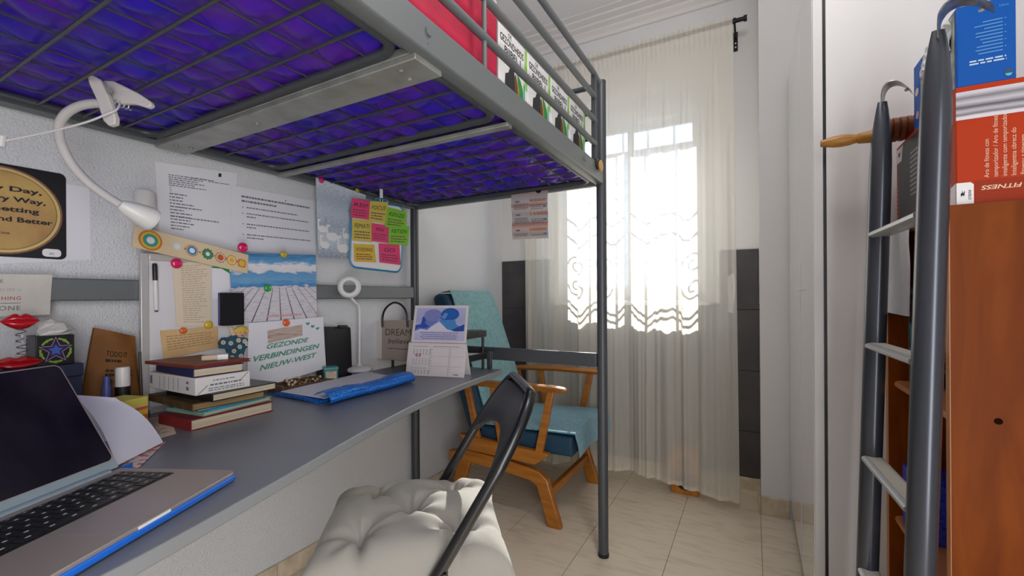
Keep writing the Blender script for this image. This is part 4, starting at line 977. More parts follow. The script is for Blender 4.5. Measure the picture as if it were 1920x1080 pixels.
def roll(u, v):
    t = u; p = evp(1.0, v)
    prof = [(0, .0015), (.02, .008), (.026, .018), (.016, .031), (-.006, .038), (-.034, .035), (-.056, .024)]
    k = t * (len(prof) - 1); i = min(int(k), len(prof) - 2); f = k - i
    x = prof[i][0] * (1 - f) + prof[i + 1][0] * f; z = prof[i][1] * (1 - f) + prof[i + 1][1] * f
    crease = .003 * math.exp(-((v - .22) / .02) ** 2) + .003 * math.exp(-((v - .45) / .02) ** 2) + .003 * math.exp(-((v - .68) / .02) ** 2)
    return p + fx * (x - .02) + V(0, 0, z * (1 + .10 * math.sin(9 * v)) - crease * min(1, z / .02))
b = MB(); b.slabgrid(lambda u, v: roll(1 - u, v), 24, 40, V(0, 0, -.0012)); b.build('rolled_flap', BUB, ev, smooth=60)
wsx = Sheet(evp(.10, .02) + V(0, 0, .0150), evp(.84, .04) + V(0, 0, .0150), evp(.84, .96) + V(0, 0, .0150), evp(.05, .97) + V(0, 0, .0150))
tag(wsx.slab('letter_sheets', PAPER, th=.0015), 'white sheets of paper lying inside the opened blue envelope', 'paper')
# ---------------------------------------------------------------- desk calendar
cl, cr_ = on_z(760, 704, DZ), on_z(870, 709, DZ); cdir = (cr_ - cl).normalized(); cn = V(cdir.y, -cdir.x, 0)
if cn.dot(E - cl) < 0: cn = -cn
CW = (cr_ - cl).length
cal = thing('desk_calendar', 'spiral desk calendar with a blue picture of two touching heads', 'calendar', tuple((cl + cr_) / 2))
H1, H2 = .128, .150
lean = -.030
f0 = cl + V(0, 0, .001); f1 = cr_ + V(0, 0, .001)
m0, m1 = f0 - cn * .030 + V(0, 0, H1), f1 - cn * .030 + V(0, 0, H1)
t0, t1 = m0 - cn * .034 + cdir * .012 + V(0, 0, H2), m1 - cn * .034 - cdir * .004 + V(0, 0, H2)
CP = mat('calendar_paper', '#DDD3D3', .7)
lo_ = Sheet(f0, f1, m1, m0); up_ = Sheet(m0 + cdir * .010 + V(0, 0, .002), m1 - cdir * .002 + V(0, 0, .002), t1, t0)
lo_.slab('month_page', CP, cal, th=.0015); up_.slab('picture_page', CP, cal, th=.0015)
bk0, bk1 = f0 - cn * .075, f1 - cn * .075
Sheet(bk1, bk0, m0 - cn * .002, m1 - cn * .002).slab('stand_back', CP, cal, th=.0015)
b = MB()
for k in range(26):
    p = m0.lerp(m1, (k + .5) / 26)
    b.tube([p + cn * (.003 * math.cos(t)) + V(0, 0, .001 + .0045 * math.sin(t)) for t in [2 * PI * i / 8 for i in range(8)]], .0006, 5, closed=True)
tag(b.build('spiral', ALU, cal), kind='stuff')
def up_poly(pts, col, nm, off): b = MB(); up_.poly(b, pts, off); return b.build(nm, mat('cal_' + col[1:], col, .6), cal, smooth=0)
b = MB(); up_.rect(b, .05, .06, .96, .93, .0005); b.build('picture', uvmat('lilac_ground', [(0, '#B9B4DA'), (.3, '#C6C2DE'), (.6, '#A9AAD2'), (1, '#BBBBDA')], 1, 4, (1, 1, 1), .4), cal, smooth=0)
up_poly([(.05, .30), (.95, .30), (.95, .36), (.70, .38), (.50, .56), (.28, .36), (.05, .38)], '#DCD6E4', 'white_cloth', .0007)
up_poly([(.05, .30), (.05, .46), (.16, .50), (.19, .66), (.24, .72), (.42, .62), (.48, .58), (.34, .42), (.28, .33), (.16, .36)], '#6C7CC2', 'left_neck', .0009)
up_poly([(.05, .30), (.05, .45), (.15, .48), (.17, .68), (.20, .70), (.24, .60), (.22, .52), (.32, .42), (.22, .38), (.10, .40)], '#2E4FA8', 'left_shadow', .0010)
up_poly(circ(.365, .73, .17, .165, 26), '#7F86C0', 'left_head', .0012)
up_poly([(.48, .58), (.56, .66), (.78, .60), (.80, .50), (.88, .42), (.95, .46), (.95, .31), (.80, .30), (.64, .36)], '#4B8ACB', 'right_neck', .0011)
up_poly([(.72, .34), (.95, .50), (.95, .31), (.76, .31)], '#28489A', 'right_shoulder', .0012)
up_poly([(.55, .60)] + [(.68 + .165 * math.cos(t), .76 + .17 * math.sin(t)) for t in [rad(-60 + 230 * i / 18) for i in range(19)]] + [(.50, .76), (.53, .70), (.49, .66)], '#1F5FB2', 'right_head', .0014)
up_poly([(.52, .66), (.58, .80), (.64, .78), (.62, .70), (.58, .62)], '#6E8FCB', 'right_face', .0016)
b = MB()
for i, v in enumerate((.27, .215, .165, .115)): up_.words(b, .16 + .04 * (i % 2), .88 - .05 * (i % 2), v, 1, .016, .04, i, .0012, .05)
b.build('caption', mat('cal_ink', '#5A5A92', .7), cal, smooth=0)
b = MB()
for i in range(5):
    for j in range(6): lo_.rect(b, .10 + .055 * j, .80 - .035 * i - .012, .125 + .055 * j, .80 - .035 * i, .0005)
for i in range(4):
    for j in range(6): lo_.rect(b, .10 + .055 * j, .52 - .05 * i - .014, .122 + .055 * j, .52 - .05 * i, .0005)
for i in range(2):
    for j in range(6): lo_.rect(b, .10 + .055 * j, .17 - .06 * i - .025, .118 + .055 * j, .17 - .06 * i, .0005)
lo_.words(b, .08, .36, .90, 1, .012, .03, 1, ragged=.02); lo_.words(b, .44, .92, .91, 1, .014, .03, 2, ragged=.05); lo_.words(b, .08, .36, .24, 1, .012, .03, 3, ragged=.02)
lo_.rect(b, .82, .06, .90, .085)
for i in range(9): lo_.rect(b, .74, .78 - .08 * i, .752, .80 - .08 * i); lo_.rect(b, .42, .78 - .08 * i, .43, .80 - .08 * i)
for v in (.86, .60, .30): lo_.rect(b, .40, v, .96, v + .004)
lo_.rect(b, .40, .04, .404, .86); lo_.rect(b, .72, .04, .724, .86); b.build('dates', INK, cal, smooth=0)
b = MB(); lo_.rect(b, .145, .585, .235, .665, .0007); b.build('red_marker', mat('calendar_red', '#A33B52', .5), cal, smooth=0)
b = MB(); lo_.rect(b, .165, .605, .215, .645, .0009); b.build('marker_window', CP, cal, smooth=0)
# ---------------------------------------------------------------- letter trays, bag
TR = thing('letter_tray', 'two tier black letter tray at the far end of the desk', 'tray', (-1.2, 1.52, DZ))
x0, x1, y0, y1 = -1.437, -1.020, 1.478, 1.638
for z in (.045, .140):
    MB().box((x0, y0, DZ + z), (x1, y1, DZ + z + .004)).build('tier', BLACKP, TR, bevel=.002)
    for lo, hi in (((x0, y0, DZ + z + .004), (x1, y0 + .004, DZ + z + .028)), ((x0, y1 - .004, DZ + z + .004), (x1, y1, DZ + z + .028)), ((x0, y0 + .004, DZ + z + .004), (x0 + .004, y1 - .004, DZ + z + .028)), ((x1 - .004, y0 + .004, DZ + z + .004), (x1, y1 - .004, DZ + z + .028))):
        MB().box(lo, hi).build('rim', BLACKP, TR, bevel=.001)
    MB().slabgrid(lambda u, v: V(x0 - .012 + .014 * v, y0 + .03 + .08 * u, DZ + z + .034 - .02 * (1 - math.sin(PI * u)) * (1 - v) - .01 * v), 8, 3, V(0, 0, -.004)).build('finger_lip', BLACKP, TR)
for (x, y) in ((x0 + .012, y0 + .012), (x1 - .012, y0 + .012), (x0 + .012, y1 - .012), (x1 - .012, y1 - .012)):
    MB().tube([(x, y, DZ), (x, y, DZ + .139)], .006, 10).build('riser', BLACKP, TR)
for i, (z, nsh, dx) in enumerate(((.0492, 2, 0), (.1442, 3, .02))):
    for k in range(nsh):
        lbl = ['white paper sheet in the lower letter tier, layer %s from below', 'white paper sheet in the upper letter tier, layer %s from below'][i] % ('one', 'two', 'three', 'four', 'five')[k]
        rnd = random.Random(10 * i + k); hz = .004 + .004 * rnd.random(); ox = rnd.uniform(-.004, .010) if i == 0 else rnd.uniform(0, .022)
        zb_ = DZ + z + sum(.0085 for _ in range(k))
        b = MB().slabgrid(lambda u, v: V(x0 + .03 + ox + (x1 - x0 - .060) * u, y0 + .008 + .142 * v, zb_ + .004 + (.006 * u * u if k == nsh - 1 else 0)), 8, 2, V(0, 0, -.004))
        tag(b.build('paper_pile', PAPER if (k + i) % 3 else mat('grey_folder', '#55565C', .6)), lbl, 'paper', 'papers in the letter tray')
hd_ = [on_y(px, py, 1.36) for px, py in ((720, 640), (721, 605), (728, 580), (742, 570), (756, 572), (764, 582))]
bgx = thing('lettered_bag', 'small beige paper bag lettered DREAM hung on the letter tray', 'bag', (-1.3, 1.46, DZ + .02))
bl_, br_ = on_y(703, 672, 1.468), on_y(795, 680, 1.466); tl_, tr_ = on_y(703, 601, 1.468), on_y(795, 600, 1.466)
gs = Sheet(bl_, br_, tr_, tl_)
BG = mat('beige_bag_paper', '#A2948A', .8); b = MB(); gs.slab('front_panel', BG, bgx, th=.004)
b = MB(); gs.rect(b, 0, 0, .15, 1, .0006); b.build('white_gusset', mat('bag_white', '#CFC6C1', .8), bgx, smooth=0)
b = MB(); gs.text(b, 'DREAM', .23, .62, .17, 'l', .0, 0, .52, .001); b.build('lettering', mat('bag_brown', '#57432F', .8), bgx, smooth=0)
b = MB(); gs.text(b, 'believe', .28, .42, .13, 'l', .004, .3, .46, .001); gs.words(b, .28, .70, .30, 1, .02, .03, 3, .001, .05); tag(b.build('script_lettering', mat('bag_brown', '#57432F', .8), bgx, smooth=0), kind='stuff')
MB().tube(smooth_path([tl_.lerp(tr_, .18) + V(0, -.006, -.03), tl_.lerp(tr_, .19) + V(0, -.006, .02), tl_.lerp(tr_, .26) + V(0, -.006, .055), tl_.lerp(tr_, .42) + V(0, -.006, .078), tl_.lerp(tr_, .58) + V(0, -.006, .066), tl_.lerp(tr_, .68) + V(0, -.006, .030), tl_.lerp(tr_, .70) + V(0, -.006, -.03)], 6), .0045, 10).build('cord_handle', BLACKP, bgx)
pc = V(-1.395, 1.53, DZ + .1455)
a = thing('pen_cup', 'open black pen cup with a flared rim standing in the upper letter tier', 'cup', tuple(pc))
MB().lathe([(.020, 0), (.024, .002), (.027, .045), (.030, .052), (.028, .052), (.025, .045), (.022, .004), (0.00001, .004)], 20, Matrix.Translation(pc)).build('cup', BLACKP, a)
# ================================================================ hung under the bed: sticky note board, ticket, clip lamp
nA, nB = on_x(656, 440, -1.362), on_x(755, 440, -1.300)
nB = on_pl(755, 440, V(-1.29, 1.40, 1), V(.98, -.2, 0).normalized())
pdir = (nB - nA); pdir.z = 0; pdir.normalize(); pn = V(pdir.y, -pdir.x, 0)
P_ = lambda px, py, o=0: on_pl(px, py, nA + pn * o, pn)
nb_ = thing('note_board', 'white board with a blue rim hanging on a strap below the bed', 'board', tuple(P_(705, 505)))
bs = Sheet(P_(656, 500), P_(752, 511), P_(757, 388), P_(660, 372))
RIM = mat('teal_blue_rim', '#1B7FA6', .4)
pts = rrect(0, 0, 1, 1, .12, 5)
bs.outline(pts, 'panel', mat('board_white', '#D9D4D2', .5), nb_, th=.004)
MB().tube([bs.pt(u, v, -.002) for u, v in pts], .0042, 8, closed=True, ry=.0042).build('rim', RIM, nb_)
MB().tube(smooth_path([bs.pt(.44, .995, 0), bs.pt(.44, 1.06, 0), bs.pt(.66, 1.06, 0), bs.pt(.66, .99, 0)], 4), .0032, 8).build('handle_loop', RIM, nb_)
tA = bs.pt(.545, 1.03, .0); tB = V(tA.x, tA.y, 1.452)
MB().tube([tA, tA.lerp(tB, .5), tB], .0012, 6, ry=.0075, up=tuple(pn)).build('strap', mat('white_strap', '#D6D3D3', .6), nb_)
MB().tube([tA + V(0, 0, -.006), tA + V(0, 0, .010)], .0035, 8).build('hook', BLACKP, nb_)
NP, NY, NG, NO = mat('note_pink', '#D0406C', .8), mat('note_olive', '#BFAE4C', .8), mat('note_green', '#76B52E', .8), mat('note_mustard', '#C9A838', .8)
MARK = mat('marker_ink', '#2A2230', .7)
notes = [((657, 408), (692, 412), (694, 377), (660, 371), NP, 'pink', 'RSI?', 'top left', .003), ((691, 414), (722, 420), (728, 379), (694, 377), NY, 'olive yellow', 'FOCUS', 'top middle', .004), ((721, 426), (760, 430), (763, 397), (727, 388), NG, 'bright green', 'KEUZE', 'top right', .0055),
         ((660, 451), (697, 454), (697, 413), (660, 410), NY, 'olive yellow', 'FEMATI', 'middle left', .003), ((696, 452), (728, 456), (729, 423), (697, 418), NP, 'pink', 'FIX', 'centre', .0045), ((728, 458), (765, 460), (768, 424), (730, 422), NG, 'bright green', 'FIETSEN', 'middle right', .0065),
         ((664, 490), (705, 492), (702, 459), (663, 457), NO, 'mustard', 'VOEDING', 'bottom left', .003), ((711, 492), (751, 497), (749, 459), (710, 456), NP, 'pink', 'GO', 'bottom right', .003)]
for i, (a1, a2, a3, a4, m, cn_, tx, where, o) in enumerate(notes):
    s_ = Sheet(*[P_(px, py, o) for px, py in (a1, a2, a3, a4)], curl=lambda u, v: .003 * (1 - v) ** 2)
    t_ = thing('sticky_note', '%s sticky note at the %s of the hanging note board' % (cn_, where), 'note', tuple(s_.pt(.5, .95)), group='sticky notes on the board')
    s_.slab('paper', m, t_, th=.0005, n=(2, 5))
    b = MB(); s_.text(b, tx, .5, .60, .20, 'c', 0, .2, .78 if len(tx) > 3 else .5, .0009)
    b.build('handwriting', MARK, t_, smooth=0)
    b = MB(); s_.words(b, .1, .92, .45, 3, .05, .13, i, .0009, .2); b.build('small_writing', mat('note_ink', '#6D3A4A' if m is NP else '#5E5A26', .8), t_, smooth=0)
# lottery strip on the bed end
lo = Sheet(on_y(963, 450, 1.668), on_y(1030, 447, 1.668), on_y(1028, 350, 1.668), on_y(960, 356, 1.668), curl=lambda u, v: .004 * math.sin(v * 9 + .5) + .002 * math.sin(u * 4) - .004)
lo = Sheet(*[p for p in lo.c], curl=lambda u, v: .006 + .006 * abs(math.sin(v * PI * 2.1 + .3)))
lt_ = thing('lottery_ticket', 'creased grey and orange ticket strip held on the bed end by a black magnet', 'ticket', tuple(lo.pt(.5, 1)))
lo.slab('strip', uvmat('ticket_print', [(0, '#C3BAB5'), (.10, '#A89C97'), (.2, '#C9B6A8'), (.30, '#B0776A'), (.36, '#C5BCB8'), (.5, '#A9A3A4'), (.60, '#CDBEB4'), (.66, '#B58371'), (.72, '#C6BEBA'), (.85, '#B2AEB0'), (.93, '#B98775'), (1, '#B0756A')], 1, 26, (3, 1, 1), .12), lt_, n=(4, 24))
TO = mat('ticket_orange', '#B5572F', .7)
b = MB()
for (body, v, u) in (('400000', .72, .74), ('15000', .46, .76), ('100000', .155, .74)): lo.text(b, body, u, v, .055, 'c', .012, 0, .46, .0016)
b.build('numbers', TO, lt_, smooth=0)
b = MB()
for (v, n) in ((.69, 4), (.42, 4), (.11, 2)): lo.words(b, .08, .5, v, n, .014, .03, n + int(v * 90), .0015, .3); lo.words(b, .55, .95, v - .03, n - 1, .014, .035, n + 3 + int(v * 90), .0015, .3)
for v in (.72, .46, .155): lo.rect(b, .12, v + .005, .24, v + .035, .0016)
tag(b.build('small_print', INK, lt_, smooth=0), kind='stuff')
b = MB()
for v in (.60, .35, .07): lo.rect(b, .88, v, .97, v + .04, .0016)
b.build('blue_marks', mat('ticket_blue', '#5A7FA8', .7), lt_, smooth=0)
mg = on_y(1011, 357, 1.660)
tag(MB().lathe([(.0125, -.002), (.013, .002), (.012, .006), (0.00001, .0065)], 18, Matrix.Translation(V(mg.x, 1.655, mg.z)) @ Matrix.Rotation(PI / 2, 4, 'X')).build('round_magnet', BLACKP, loc=(mg.x, 1.652, mg.z)), 'black round magnet holding the ticket strip on the bed end', 'magnet')
# gooseneck clip lamp
gl_ = thing('clip_lamp', 'white gooseneck clip lamp clamped to the bed wires with its cone head down', 'lamp', tuple(at_d(222, 190, .962)))
path = [(206, 197, .912), (176, 194, .915), (146, 200, .922), (122, 215, .93), (110, 240, .94), (117, 275, .945), (138, 312, .955), (168, 344, .965), (205, 371, .975), (228, 385, .98)]
MB().tube(smooth_path([at_d(*p) for p in path], 8), .0088, 14).build('gooseneck', mat('lamp_white_rubber', '#CFCAC6', .5), gl_)
h0, h1 = at_d(224, 383, .98), at_d(284, 412, 1.035); hdv = (h1 - h0)
cone = [h0, h0 + hdv * .10, h0 + hdv * .45, h0 + hdv * .80, h0 + hdv * .97]
MB().tube(cone, [.0095, .0135, .0215, .0270, .0280], 24).build('head', WHITEP, gl_)
MB().tube([h0 + hdv * .965, h0 + hdv * 1.06, h0 + hdv * 1.09], [.0262, .0255, .019], 24).build('lens', mat('frosted_lens', '#E6E3E0', .3), gl_)
def jaw(pix, dA, dB, th, nm):
    pts = [at_d(px, py, d) for px, py, d in pix]
    n_ = (pts[1] - pts[0]).cross(pts[-1] - pts[0]).normalized()
    b = MB(); b.prism([p - n_ * th / 2 for p in pts], n_ * th); return b.build(nm, mat('clip_ivory', '#D3CEC8', .45), gl_, bevel=.0025, seg=2)
jaw([(168, 146, 0.905), (178, 142, 0.905), (193, 152, 0.905), (204, 175, 0.905), (221, 222, 0.905), (220, 234, 0.905), (208, 238, 0.905), (198, 228, 0.905), (186, 190, 0.905), (172, 160, 0.905)], 0, 0, .013, 'front_jaw')
jaw([(198, 153, 0.928), (208, 149, 0.928), (262, 176, 0.928), (286, 192, 0.928), (288, 200, 0.928), (280, 204, 0.928), (255, 196, 0.928), (228, 196, 0.928), (210, 190, 0.928), (200, 176, 0.928)], 0, 0, .012, 'rear_jaw')
MB().tube([at_d(205, 169, .894), at_d(206, 170, .938)], .006, 10).build('pivot', mat('dark_pivot', '#3B3240', .4), gl_)
MB().tube([at_d(214, 192, .916) + V(.006 * math.cos(t), 0, .006 * math.sin(t)) + V(0, .0012 * t, 0) for t in [i * .4 for i in range(60)]], .0011, 6).build('clip_spring', ALU, gl_)
cab = smooth_path([at_d(*p) for p in ((224, 196, .915), (218, 206, .900), (200, 214, .890), (165, 228, .89), (110, 243, .89), (50, 256, .885), (8, 264, .87), (-60, 274, .85))], 6)
MB().tube(cab, .0021, 8).build('cable', WHITEP, gl_)
MB().tube([at_d(4, 255, .868), at_d(1, 275, .868)], .007, 10).build('cable_switch', WHITEP, gl_)
# ================================================================ folding chair with a tufted cushion
e1 = V(.785, .62, 0).normalized(); e2 = V(.62, -.785, 0).normalized()     # e1 back, e2 sideways towards the window-facing viewer
ch0 = V(-.700, .806, 0)
fc = thing('folding_chair', 'black steel folding chair with a padded back pushed up to the desk', 'chair', tuple(ch0), math.atan2(e1.y, e1.x))
CB = mat('black_chair_tube', '#101114', .28, spec=.6); PAD = mat('black_vinyl', '#26282E', .42, bump=.06, bscale=150)
CL = lambda x, y, z: V(x, y, z)     # local: x back, y = -e2, z up
hwid = .190
def bk(z): return .062 + (z - .49) * .62          # back tube line
tubeN = []
z_top = .800
pl = [(bk(.012) - .0, .012)]
left = [CL(bk(z), hwid, z) for z in (.014, .20, .40, .50, .60, .66)]
arc = [CL(bk(z_top - .16 + .16 * math.sin(t)), (hwid - .10) + .10 * math.cos(t), z_top - .16 + .16 * math.sin(t)) for t in [PI / 2 * i / 6 for i in range(1, 7)]]
full = left + arc + [V(p.x, -p.y, p.z) for p in reversed(arc)] + [V(p.x, -p.y, p.z) for p in reversed(left)]
MB().tube(smooth_path(full, 3), .0125, 14, ry=.0105).build('back_frame', CB, fc, local=True)
def pad(u, v):
    z = .640 + (z_top - .012 - .640) * v
    wv = hwid - .004 if z < z_top - .16 else (hwid - .10) + .10 * math.cos(math.asin(min(1, (z - (z_top - .16)) / .16)))
    wv -= .010
    # waist at the lower middle, where the pad is cut out
    z2 = z + .060 * (1 - v) ** 1.2 * max(0, 1 - (2 * u - 1) ** 2) ** .8
    y = -wv + 2 * wv * u; bul = (1 - (2 * u - 1) ** 4) * (math.sin(PI * min(1, max(0, v))) ** .4)
    return CL(bk(z2) - .012 - .012 * bul - .020 * (1 - (2 * u - 1) ** 2) * 0 + .02 * (1 - (2 * u - 1) ** 2), y, z2)
MB().slabgrid(lambda u, v: pad(1 - u, v), 20, 16, V(.022, 0, 0)).build('back_pad', PAD, fc, local=True, smooth=55)
for s in (1, -1):
    # front-to-back crossing leg, pivot plate and foot caps
    y = s * (hwid - .022)
    lg = MB().tube([CL(-.215, y, .425), CL(-.16, y, .41), CL(.02, y, .34), CL(.30, y, .012)], .0110, 12).build('rear_leg', CB, fc, local=True)
    MB().tube([CL(.297, y, .016), CL(.306, y, 0)], .014, 12).build('foot_cap', BLACKP, lg, local=True)
    q = left[0]; MB().tube([CL(q.x + .006, s * hwid, .016), CL(q.x - .008, s * hwid, 0)], .015, 12).build('foot_cap', BLACKP, fc, local=True)
    MB().tube([CL(bk(.47) + .012, s * (hwid + .012), .468), CL(bk(.47) + .012, s * (hwid - .034), .468)], .008, 10).build('pivot_bolt', CB, fc, local=True)
    b = MB(); b.prism([CL(.02, s * (hwid - .014), .41), CL(.075, s * (hwid - .014), .42), CL(.095, s * (hwid - .014), .455), CL(.06, s * (hwid - .014), .48), CL(.01, s * (hwid - .014), .45)], (0, -s * .003, 0)); b.build('hinge_plate', CB, fc, local=True)
MB().tube([CL(bk(.16), hwid, .16), CL(bk(.16), -hwid, .16)], .008, 10).build('stretcher', CB, fc, local=True)
MB().tube([CL(.19, hwid - .022, .13), CL(.19, -hwid + .022, .13)], .008, 10).build('stretcher', CB, fc, local=True)
b = MB(); b.prism([V(x, y, .412) for x, y in rrect(-.225, -.150, .16, .150, .05, 5)], (0, 0, .018)); b.build('seat', PAD, fc, local=True, bevel=.006)
# tufted cushion
cz_ = thing('seat_cushion', 'off white tufted square cushion on the black folding chair', 'cushion', tuple(ch0 + V(0, 0, .4305) - e1 * .008), math.atan2(e1.y, e1.x))
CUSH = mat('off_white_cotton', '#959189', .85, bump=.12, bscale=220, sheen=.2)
tufts = [(-.10, .10), (.10, .10), (-.10, -.10), (.10, -.10), (0, 0)]
def cush(u, v, top=True):
    sx_, sy_ = 2 * u - 1, 2 * v - 1
    hx = .200 + .012 * abs(sy_) ** 3; hy = .180 + .010 * abs(sx_) ** 3
    x, y = sx_ * hx, sy_ * hy
    edge = max(0, (1 - abs(sx_) ** 4.5)) ** .40 * max(0, (1 - abs(sy_) ** 4.5)) ** .40
    z = .020 + .094 * edge if top else .020 - .020 * edge ** .6
    if top:
        for tx, ty in tufts:
            dx, dy = x - tx, y - ty; r = math.hypot(dx, dy); a = math.atan2(dy, dx)
            z -= .046 * math.exp(-(r / .040) ** 1.15) * (1 + .22 * math.cos(7 * a + tx * 20)) * edge
            z -= .0045 * math.exp(-(r / .10)) * math.cos(5 * a + 1.3 + 9 * tx) * edge
        z -= .022 * (math.exp(-((x - y) / .016) ** 2) + math.exp(-((x + y) / .016) ** 2)) * math.exp(-(math.hypot(x, y) / .16) ** 2) * edge * .55
        for k in (-.10, .10):
            z -= .012 * edge * math.exp(-((x - k) / .014) ** 2) * (abs(y) > .10) + .012 * edge * math.exp(-((y - k) / .014) ** 2) * (abs(x) > .10)
        z += .003 * math.sin(23 * x + 31 * y) * edge
    return V(x, y, z)
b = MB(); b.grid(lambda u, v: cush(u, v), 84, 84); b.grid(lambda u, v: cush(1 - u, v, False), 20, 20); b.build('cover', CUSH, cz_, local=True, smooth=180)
for tx, ty in tufts:
    z = cush((tx / .192 + 1) / 2, (ty / .176 + 1) / 2).z
    MB().ell((tx, ty, z + .001), (.005, .005, .003), 10, 6).build('tuft_button', CUSH, cz_, local=True)
rm_ = rrect(-.190, -.176, .190, .176, .03, 5)
MB().tube([V(x, y, .019) for x, y in rm_], .0045, 8, closed=True).build('piping', mat('bluish_piping', '#BFC4CC', .7), cz_, local=True)
for k in (-1, 1): MB().tube(smooth_path([V(.188, k * .15, .015), V(.206, k * .145, 0), V(.196, k * .148, -.045), V(.206, k * .14, -.10)], 4), .0012, 6, ry=.006).build('tie_ribbon', mat('bluish_piping', '#BFC4CC', .7), cz_, local=True)
# ================================================================ wooden armchair by the window
WOOD = mat('honey_varnished_wood', '#AA6A1C', .38, col2='#955713', nscale=6, nstretch=(1, 1, 9), coat=.2)
ac = thing('armchair', 'honey coloured wooden armchair with a blue seat by the window', 'armchair', (-1.02, 2.05, 0))
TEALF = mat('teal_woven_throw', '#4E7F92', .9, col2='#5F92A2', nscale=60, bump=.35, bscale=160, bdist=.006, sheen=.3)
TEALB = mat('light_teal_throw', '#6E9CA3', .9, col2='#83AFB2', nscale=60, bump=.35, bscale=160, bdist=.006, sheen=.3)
NAVF = mat('dark_blue_upholstery', '#123A52', .7, bump=.1, bscale=120)
NY_, FY_ = 1.795, 2.325
def bar_xz(pts, y0, y1, nm, bev=.006):
    b = MB(); b.prism([V(x, y0, z) for x, z in pts][::-1] if False else [V(x, y1, z) for x, z in pts], (0, y0 - y1, 0)); return b.build(nm, WOOD, ac, bevel=bev)
for y in (NY_, FY_):
    y0, y1 = y - .017, y + .017
    # bentwood runner: lower rail that turns down into the front leg
    bar_xz([(-1.335, .255), (-1.22, .270), (-1.05, .262), (-.90, .245), (-.84, .232), (-.80, .205), (-.735, .0), (-.80, .0), (-.852, .17), (-.885, .188), (-1.06, .205), (-1.22, .212), (-1.335, .200)], y0, y1, 'runner_leg')
    bar_xz([(-1.20, .235), (-1.28, .0), (-1.34, .0), (-1.27, .235)], y0 + .001, y1 - .001, 'rear_leg')
    bar_xz([(-1.27, .345), (-.80, .320), (-.795, .312), (-.86, .262), (-1.22, .272)], y0, y1, 'seat_rail')
    # armrest
    ar = [V(-1.33, y, .585), V(-1.20, y, .598), V(-1.00, y, .606), V(-.85, y, .606), V(-.76, y, .606), V(-.725, y, .604), V(-.712, y, .602)]
    MB().tube(ar, [.014, .015, .015, .015, .015, .013, .006], 12, ry=[.022, .028, .030, .032, .034, .030, .014], up=(0, 0, 1)).build('armrest', WOOD, ac)
    for (xt, xb) in ((-1.235, -1.165), (-1.085, -1.035)): bar_xz([(xt - .016, .595), (xt + .016, .595), (xb + .016, .31), (xb - .016, .31)], y - .010, y + .010, 'arm_slat', .003)
    bar_xz([(-.800, .597), (-.768, .597), (-.830, .30), (-.866, .30)], y - .012, y + .012, 'arm_post', .003)
for (x, z) in ((-.795, .135), (-1.25, .20)): MB().box((x - .022, NY_ + .017, z - .020), (x + .004, FY_ - .017, z + .020)).build('stretcher', WOOD, ac, bevel=.004)
MB().box((-1.18, NY_ + .017, .272), (-.88, FY_ - .017, .290)).build('seat_board', WOOD, ac, bevel=.003)
# seat cushion with the throw over it
sy0, sy1 = 1.825, 2.295
def seat_z(x): return .385 + (x + 1.2) * .03
b = MB(); b.prism([V(-1.235, y, z) for y, z in rrect(sy0, .292, sy1, .385, .02, 4)], (.535, 0, .012)); b.build('seat_cushion', NAVF, ac, smooth=50, bevel=.012, seg=3)
def throw_seat(u, v):
    x = -1.20 + .515 * min(1, u / .8); y = sy0 - .004 + (sy1 - sy0 + .008) * v
    z = seat_z(x) + .016 + .006 * math.sin(6 * u + 8 * v) * (v * (1 - v) * 4) + .012 * math.sin(PI * v) 
    if u > .8: k = (u - .8) / .2; x = -.685 + .020 * math.sin(k * PI / 2); z -= .095 * k + .004
    return V(x, y, z)
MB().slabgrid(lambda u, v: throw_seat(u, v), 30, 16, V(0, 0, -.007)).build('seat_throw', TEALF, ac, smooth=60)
# backrest: dark upholstery with a light throw on its face
bA, bB, bC = (-1.175, .40), (-1.225, .62), (-1.385, 1.03)
def back_x(z): return -1.150 - (z - .36) * .355
b = MB(); b.prism([V(back_x(.34) - .10, sy0 + .0, .34), V(back_x(.34), sy0, .34), V(back_x(.98), sy0, .98), V(back_x(1.02) - .012, sy0, 1.022), V(back_x(1.035) - .045, sy0, 1.035), V(back_x(1.02) - .085, sy0, 1.015)][::-1], (0, sy1 - sy0, 0)); b.build('back_cushion', NAVF, ac, smooth=50, bevel=.018, seg=3)
def throw_back(u, v):
    z = .41 + .64 * min(1, v / .9); x = back_x(z) + .010 + .004 * math.sin(9 * u + 3 * v)
    y = sy0 + .040 + (sy1 - sy0 - .035) * u
    if z > .9: y = sy0 + .040 + (sy1 - sy0 - .035) * (u + (.03 * (z - .9) / .15) * (.5 - u) * 2)
    if v > .9: k = (v - .9) / .1; x -= .075 * k; z = 1.05 - .012 * k
    elif z > 1.0: x -= .010 * ((z - 1.0) / .05) ** 2
    return V(x, y, z)
MB().slabgrid(lambda u, v: throw_back(u, v), 20, 30, V(-.006, 0, 0)).build('back_throw', TEALB, ac, smooth=60)
